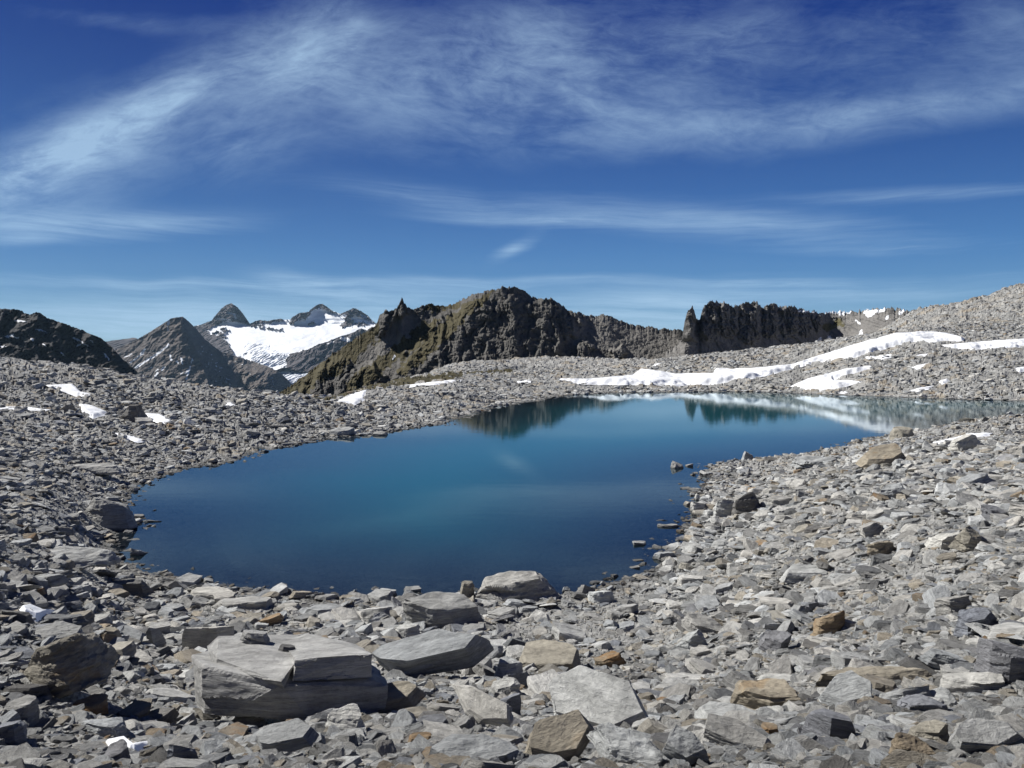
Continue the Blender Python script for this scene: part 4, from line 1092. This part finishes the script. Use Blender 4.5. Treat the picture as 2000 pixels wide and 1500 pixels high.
BL('pale_stone', 'cream stone at the near shore left of the layered boulder', 'stone', 755,1168,40, w=.7,t=.42,yaw=0,mat='pale',seed=104,n=8)
BL('boulder', 'grey boulder in the bottom left corner', 'boulder', 8,1462,90, w=.8,t=.5,yaw=0,mat='blue',seed=105)
BL('boulder', 'rounded grey boulder at the bottom edge right of the foreground snow patch', 'boulder', 220,1496,76, w=.8,t=.55,yaw=20,mat='blue',seed=106,n=8,taper=.7)
BL('rock_plate', 'thin pointed grey plate tilted up at the bottom right of the whitish rough plate', 'slab', 1440,1470,150, w=.5,t=.12,yaw=-24,tip=22,roll=-10,mat='grey',lift=.85,seed=110,n=6,rough=.4,lay=5)
BL('rock_plate', 'brownish layered plate left of the smooth tan-grey slab in the bottom middle', 'slab', 770,1400,150, w=.5,t=.16,yaw=14,tip=14,roll=8,mat='tan',lift=.85,seed=111,n=6,rough=.5,lay=6)
BL('rock_plate', 'grey streaked plate sloping left between the wide step slab and the triangular boulder', 'slab', 1650,1385,150, w=.55,t=.15,yaw=10,tip=16,roll=6,mat='pale',lift=.85,seed=112,n=6,rough=.4,lay=5)
BL('rock_plate', 'flat pale plate under the layered brown boulder in the right foreground', 'slab', 1420,1420,145, w=.5,t=.13,yaw=-6,tip=12,mat='pale',lift=.85,seed=113,n=7,rough=.4,lay=5)
BL('rock_plate', 'tilted grey plate between the foreground snow patch and the whitish lumpy boulder', 'slab', 560,1478,150, w=.55,t=.16,yaw=-14,tip=18,roll=10,mat='grey',lift=.85,seed=114,n=6,rough=.4,lay=5)
BL('rock_plate', 'tan-edged plate at the far bottom right corner', 'slab', 1925,1470,160, w=.5,t=.16,yaw=12,tip=16,roll=6,mat='grey',lift=.85,seed=115,n=6,rough=.4,lay=6)
BL('pale_rock', 'pale grey rock behind the long tilted slab', 'rock', 792,1252,72, w=.7,t=.42,yaw=-10,mat='pale',seed=107,n=7,taper=.7)

# shared stone shapes
VAR = []
kinds = ['grey'] * 16 + ['pale'] * 8 + ['blue'] * 4 + ['dark'] * 3 + ['tan'] * 5 + ['rust'] * 2
for k, mt in enumerate(kinds):
    r = random.Random(500 + k)
    Wd = r.uniform(.42, .9); T = r.choice([.09, .12, .16, .2, .26, .38]) * r.uniform(.85, 1.15)
    bm = rock_bm(500 + k, 1, Wd, T, r.choice([5, 6, 6, 7]), r.uniform(.7, .95), chips=r.choice([2, 3, 4]))
    refine(bm, .075, .6, 4, 500 + k, T)
    me = bm_mesh('stone_%s' % mt, bm, MATS[mt])
    VAR.append((mt, me, T))

# medium stones: countable ones, each an object of its own
ADJ = dict(grey='grey', pale='pale', blue='blue-grey', dark='dark grey', tan='tan', rust='rust-brown')
def region(px, py):
    if py > 1330:
        return ('in the bottom left foreground beside the largest boulder' if px < 760 else 'in the bottom middle foreground around the tilted plates' if px < 1330 else 'in the bottom right foreground around the triangular boulder')
    if py > 1165:
        return ('on the left foreground slope behind the tan boulder' if px < 500 else 'on the near shore slope behind the largest boulder' if px < 1150 else 'on the slope right of the near shore' if px < 1560 else 'on the lower right bank above the wide flat step')
    if px > 1250 and py > 800: return 'on the right bank beside the lake' if px < 1700 else 'high on the right bank toward the photo edge'
    if px < 700 and py > 780: return 'on the left bank beside the lake'
    return 'on the far bank'
placed = [(a, b, r_ * .8) for a, b, r_, w_ in OCC]
used_labels = set()
SHORT = {0:'the largest boulder',21:'the square-cut block',24:'the large pointed tan boulder',25:'the thick grey-brown slab at left',26:'the dark layered slab at left',28:'the upright grey wedge',
 30:'the bright rusty slab',31:'the long tilted slab',32:'the wide pebble-strewn plate',33:'the rounded pale cobble',35:'the cube-shaped speckled stone',36:'the narrow fibrous plate',37:'the big striated plate',
 38:'the smooth tan-grey slab',39:'the long bottom-edge slab',40:'the whitish lumpy boulder',41:'the layered boulder at the waterline',42:'the blocky dark-fronted boulder',44:'the rounded left shore boulder',
 46:'the dark boulder between snow patches',47:'the long dark slab above the left shore',48:'the long pale-grey slab at left',49:'the black shaded slab',51:'the long smooth slab near the shore',53:'the flat layered rock at the upper left waterline',
 55:'the big leaning brown slab',57:'the layered slab on the right shore',64:'the touching pair of boulders',66:'the flat rock where the bank turns',67:'the white-topped slab',68:'the dark brown angular boulder',69:'the dark triangular boulder',
 70:'the yellow-ochre boulder',72:'the rounded orange-stained stone',73:'the layered brown boulder',74:'the blue-grey boulder at the right edge',75:'the long cream slab',77:'the wide flat step slab',78:'the pale angular rock on the upper bank',
 79:'the blue-grey tilted slab',80:'the pale triangular rock',82:'the dark upright leaning rock',83:'the plum-grey streaked slab',84:'the brown triangular rock',86:'the tan-streaked stone',87:'the slab with a dark tip',
 88:'the flat slab beside the dark-sided boulder',89:'the slab with a raised dark end',90:'the long upper slab near the right edge',92:'the dark block at the lower left edge',93:'the flat-topped slab below the tan boulder',94:'the angular blue-grey block',
 96:'the bright ochre stone',98:'the whitish rough plate',99:'the striated standing slab',103:'the white angular shore stone',104:'the cream shore stone',106:'the rounded bottom-edge boulder',107:'the pale grey rock behind the long tilted slab'}
HERO.append((560, 1420, 370, None, 0))
NEAR = HERO + [(140, 775, 100, None, 201), (190, 815, 70, None, 202), (315, 832, 70, None, 203), (258, 864, 70, None, 204), (45, 803, 100, None, 205), (448, 793, 24, None, 206), (555, 806, 50, None, 207), (120, 960, 40, None, 208)]
NEAR = [h for h in NEAR if h[4] != 208]
SHORT.update({201: 'the upper snow patch on the left slope', 202: 'the snow patch left of the dark boulder', 203: 'the snow patch right of the dark boulder', 204: 'the thin streak below the dark boulder',
 205: 'the snow streak at the left edge', 206: 'the tiny snow fleck on the left ridge', 207: 'the thin snow line above the left shore'})
R2 = random.Random(99)
def px_of(x, y, z): return 1000 + x / y * F, HZ - (z - EYE) / y * F
tries = 0
proto_used = {}
nmed = 0
while nmed < 205 and tries < 9000:
    tries += 1
    reg = R2.random()
    px = R2.uniform(-10, 2010)
    py = R2.uniform(1170, 1500) if reg < .62 else R2.uniform(800, 1170)
    x, y, z = hit(px, py, 2.6, 90)
    if y > 70 or y < 2.7: continue
    sd = float(bil(GS, gu, gl, np.array(x / y), np.array(math.log(y))))
    if sd < .1: continue
    wpx = 42 * R2.random() ** -.5 if py > 1165 else 18 * R2.random() ** -.5
    wpx = min(wpx, (112 if py < 1400 else 84) if py > 1165 else 44)
    if any(abs(px - h[0]) < h[2] * .5 + wpx * .4 and -h[2] * .5 < py - h[1] < 14 + wpx * .62 for h in HERO): continue
    L = wpx * y / F
    if any(math.hypot(x - a, y - b) < r_ * .9 + L * .45 for a, b, r_ in placed): continue
    k = R2.choice([q for q in range(len(VAR)) if VAR[q][2] < .24] if R2.random() < .75 else range(len(VAR))); mt, me, T = VAR[k]
    o = bpy.data.objects.new('slab' if T < .24 else 'stone', me)
    COL.objects.link(o)
    o.scale = (L, L * R2.uniform(.85, 1.15), L * R2.uniform(.7, 1.15))
    o.rotation_euler = (R(R2.gauss(0, 9)), R(R2.gauss(0, 9)), R2.uniform(0, 6.28))
    o.location = (x, y, z + L * T * .28)
    shp = 'thin flat slab' if T < .18 else 'flat slab' if T < .24 else 'angular stone' if T < .36 else 'blocky stone'
    lab = '%s %s %s %s' % ('larger' if wpx > 55 else 'medium-sized', ADJ[mt], shp, region(px, py))
    for hd, (hx, hy, hw, ho, hs) in sorted(((math.hypot(px - h[0], (py - h[1] + 8) * 2), h) for h in NEAR), key=lambda q: q[0])[:14]:
        if hd > 420 or hs not in SHORT: continue
        dx, dy = px - hx, py - hy + 10
        rel = ('to the right of' if dx > 0 else 'to the left of') if abs(dx) > hw * .5 + 6 else ('in front of' if dy > 0 else 'behind')
        l2 = '%s %s %s %s %s' % (ADJ[mt], shp, 'just' if hd < 110 else 'some way', rel, SHORT[hs])
        if l2 not in used_labels and len(l2.split()) <= 16:
            lab = l2; break
    if lab in used_labels:
        bpy.data.objects.remove(o); continue
    used_labels.add(lab)
    tag(o, lab, 'slab' if T < .24 else 'stone', 'medium-sized loose slabs and stones', 'thing')
    placed.append((x, y, L * .5)); OCC.append((x, y, L * .38, L * .38))
    nmed += 1

# ------------------------------------------------------------------ scree: uncountable small stones
vcol = bpy.data.collections.new('stone_shapes')
for k, (mt, me, T) in enumerate(VAR):
    o = bpy.data.objects.new('shape_%02d' % k, me)
    vcol.objects.link(o)
wts = dict(grey=1.0, pale=1.2, blue=.8, dark=.55, tan=.5, rust=.26)
pw = np.array([wts[v[0]] for v in VAR]); pw /= pw.sum()

def scatter(n, smin_f, smin_a, smax, alpha, l0, l1, u0=-.85, u1=.85, dens=None):
    u = rng.uniform(u0, u1, n); l = rng.uniform(l0, l1, n)
    d = np.exp(l)
    smin = np.maximum(smin_a, smin_f * d)
    s = smin * (1 - rng.random(n)) ** (-1 / alpha)
    x = u * d
    lump = fbm(x / (.5 * d ** .75), d / (.5 * d ** .75), 33.0, 3)
    s = np.minimum(s * np.exp(1.0 * lump), np.minimum(np.minimum(smax, .064 * d), smin * 10))
    s = np.maximum(s, smin * .7)
    sd = bil(GS, gu, gl, u, l)
    z = bil(GZ, gu, gl, u, l)
    k = (sd > -2.6) & ((sd > 0) | (s < .5)) & (z > -0.7)
    k &= ~((z < 0.02) & (z > -.02) & (rng.random(n) < .2))
    u, l, d, s, x, z = (a[k] for a in (u, l, d, s, x, z))
    bad = np.zeros(len(x), bool)
    for (a, b, ra, rb) in OCC:
        dx, dy = (x - a) / (ra * .92), (d - b) / (max(rb, ra * .5) * .92)
        bad |= (dx * dx + dy * dy < 1) 
    # keep snow clear apart from the odd stone
    for poly, dm, dM in SNOWP:
        m = (d > dm) & (d < dM)
        if m.any():
            px = 1000 + u * F; py = HZ - (z - EYE) / d * F
            ins = (pts_in_poly(px, py, poly) | pts_in_poly(px, py - 2 - s / d * F * .6, poly)) & m
            bad |= ins & (rng.random(len(x)) < .97)
    bad |= (bil(moss, gu, gl, u, l) > .4) & (rng.random(len(x)) < .7)
    g = ~bad
    return x[g], d[g], z[g], s[g]
SNOWP = [([(1100,736),(1235,731),(1255,718),(1320,728),(1400,722),(1550,708),(1650,676),(1750,647),(1800,644),(1885,657),(1820,665),(1750,671),(1700,687),(1565,712),(1480,732),(1400,747),(1250,749),(1095,742)],110,190),
 ([(1825,672),(1880,667),(1950,661),(2100,656),(2100,678),(1990,675),(1900,681)],105,170),
 ([(1540,752),(1580,735),(1650,717),(1700,711),(1706,717),(1665,727),(1630,738),(1690,741),(1650,752),(1610,760),(1585,759)],90,145),
 ([(645,788),(682,769),(716,759),(712,780),(695,789)],65,140),([(786,750),(840,744),(918,738),(850,751),(800,755)],85,175),
 ([(85,750),(140,747),(158,761),(190,770),(150,773)],30,76),([(150,783),(180,789),(220,805),(182,815),(160,803)],30,76),([(280,802),(310,804),(352,829),(312,827)],30,76),
 ([(-20,789),(40,791),(98,797),(20,797)],30,76),([(225,843),(255,847),(292,860),(250,858)],25,60),
 ([(1788,875),(1822,861),(1890,844),(1936,842),(1910,860),(1815,873)],22,50),([(36,1182),(60,1178),(120,1190),(70,1208)],6,14),([(198,1446),(245,1436),(300,1444),(255,1466)],4,8),
 ([(1768,716),(1815,706),(1815,712),(1790,719)],100,140),([(1775,760),(1825,751),(1815,758)],90,130),([(1832,742),(1850,736),(1858,744),(1840,752)],90,130),([(1222,1354),(1268,1376),(1232,1366)],4,9),([(1318,1412),(1385,1414),(1330,1420)],4,8)]
ln = math.log
sets = [scatter(80000, .0042, .012, .24, 1.9, ln(2.2), ln(12)),
        scatter(9000, .0170, .055, .60, 2.0, ln(2.4), ln(30)),
        scatter(120000, .0030, .030, .50, 2.0, ln(10), ln(60)),
        scatter(85000, .0026, .11, 1.0, 2.1, ln(45), ln(240)),
        scatter(48000, .0017, .26, 1.0, 2.3, ln(180), ln(450), .2, .85)]
X = np.concatenate([s[0] for s in sets]); Y = np.concatenate([s[1] for s in sets]); Zs = np.concatenate([s[2] for s in sets]); S = np.concatenate([s[3] for s in sets])
n = len(X)
idx = rng.choice(len(VAR), n, p=pw).astype(np.int32)
Tv = np.array([v[2] for v in VAR])[idx]
rot = np.stack([rng.normal(0, .23, n), rng.normal(0, .23, n), rng.uniform(0, 6.283, n)], -1)
scl = np.stack([S, S * rng.uniform(.8, 1.15, n), S * rng.uniform(.5, 1.1, n)], -1)
Zs = Zs + S * Tv * .12
pm = bpy.data.meshes.new('scree')
pm.vertices.add(n)
pm.vertices.foreach_set('co', np.stack([X, Y, Zs], -1).astype(np.float32).ravel())
for an, ty, dv in (('rot', 'FLOAT_VECTOR', rot), ('scl', 'FLOAT_VECTOR', scl)):
    a = pm.attributes.new(an, ty, 'POINT'); a.data.foreach_set('vector', dv.astype(np.float32).ravel())
a = pm.attributes.new('idx', 'INT', 'POINT'); a.data.foreach_set('value', idx)
scree = bpy.data.objects.new('scree', pm); COL.objects.link(scree)
tag(scree, 'countless small loose schist stones covering the banks of the lake', 'scree', kind='stuff')
ng = bpy.data.node_groups.new('scree_nodes', 'GeometryNodeTree')
ng.interface.new_socket('Geometry', in_out='INPUT', socket_type='NodeSocketGeometry')
ng.interface.new_socket('Geometry', in_out='OUTPUT', socket_type='NodeSocketGeometry')
G = NT(ng)
gi = G.n('NodeGroupInput'); go = G.n('NodeGroupOutput')
ip = G.n('GeometryNodeInstanceOnPoints')
ci = G.n('GeometryNodeCollectionInfo'); ci.inputs['Collection'].default_value = vcol
ci.inputs['Separate Children'].default_value = True; ci.inputs['Reset Children'].default_value = True
def nat(nm, ty):
    q = G.n('GeometryNodeInputNamedAttribute', data_type=ty); q.inputs['Name'].default_value = nm
    return q.outputs['Attribute']
G.l(gi.outputs[0], ip.inputs['Points']); G.l(ci.outputs[0], ip.inputs['Instance'])
ip.inputs['Pick Instance'].default_value = True
G.l(nat('idx', 'INT'), ip.inputs['Instance Index'])
e2r = G.n('FunctionNodeEulerToRotation'); G.l(nat('rot', 'FLOAT_VECTOR'), e2r.inputs[0]); G.l(e2r.outputs[0], ip.inputs['Rotation'])
G.l(nat('scl', 'FLOAT_VECTOR'), ip.inputs['Scale'])
G.l(ip.outputs[0], go.inputs[0])
md = scree.modifiers.new('scatter', 'NODES'); md.node_group = ng
print('scree stones', n, 'medium', nmed, 'objects', len(bpy.data.objects))
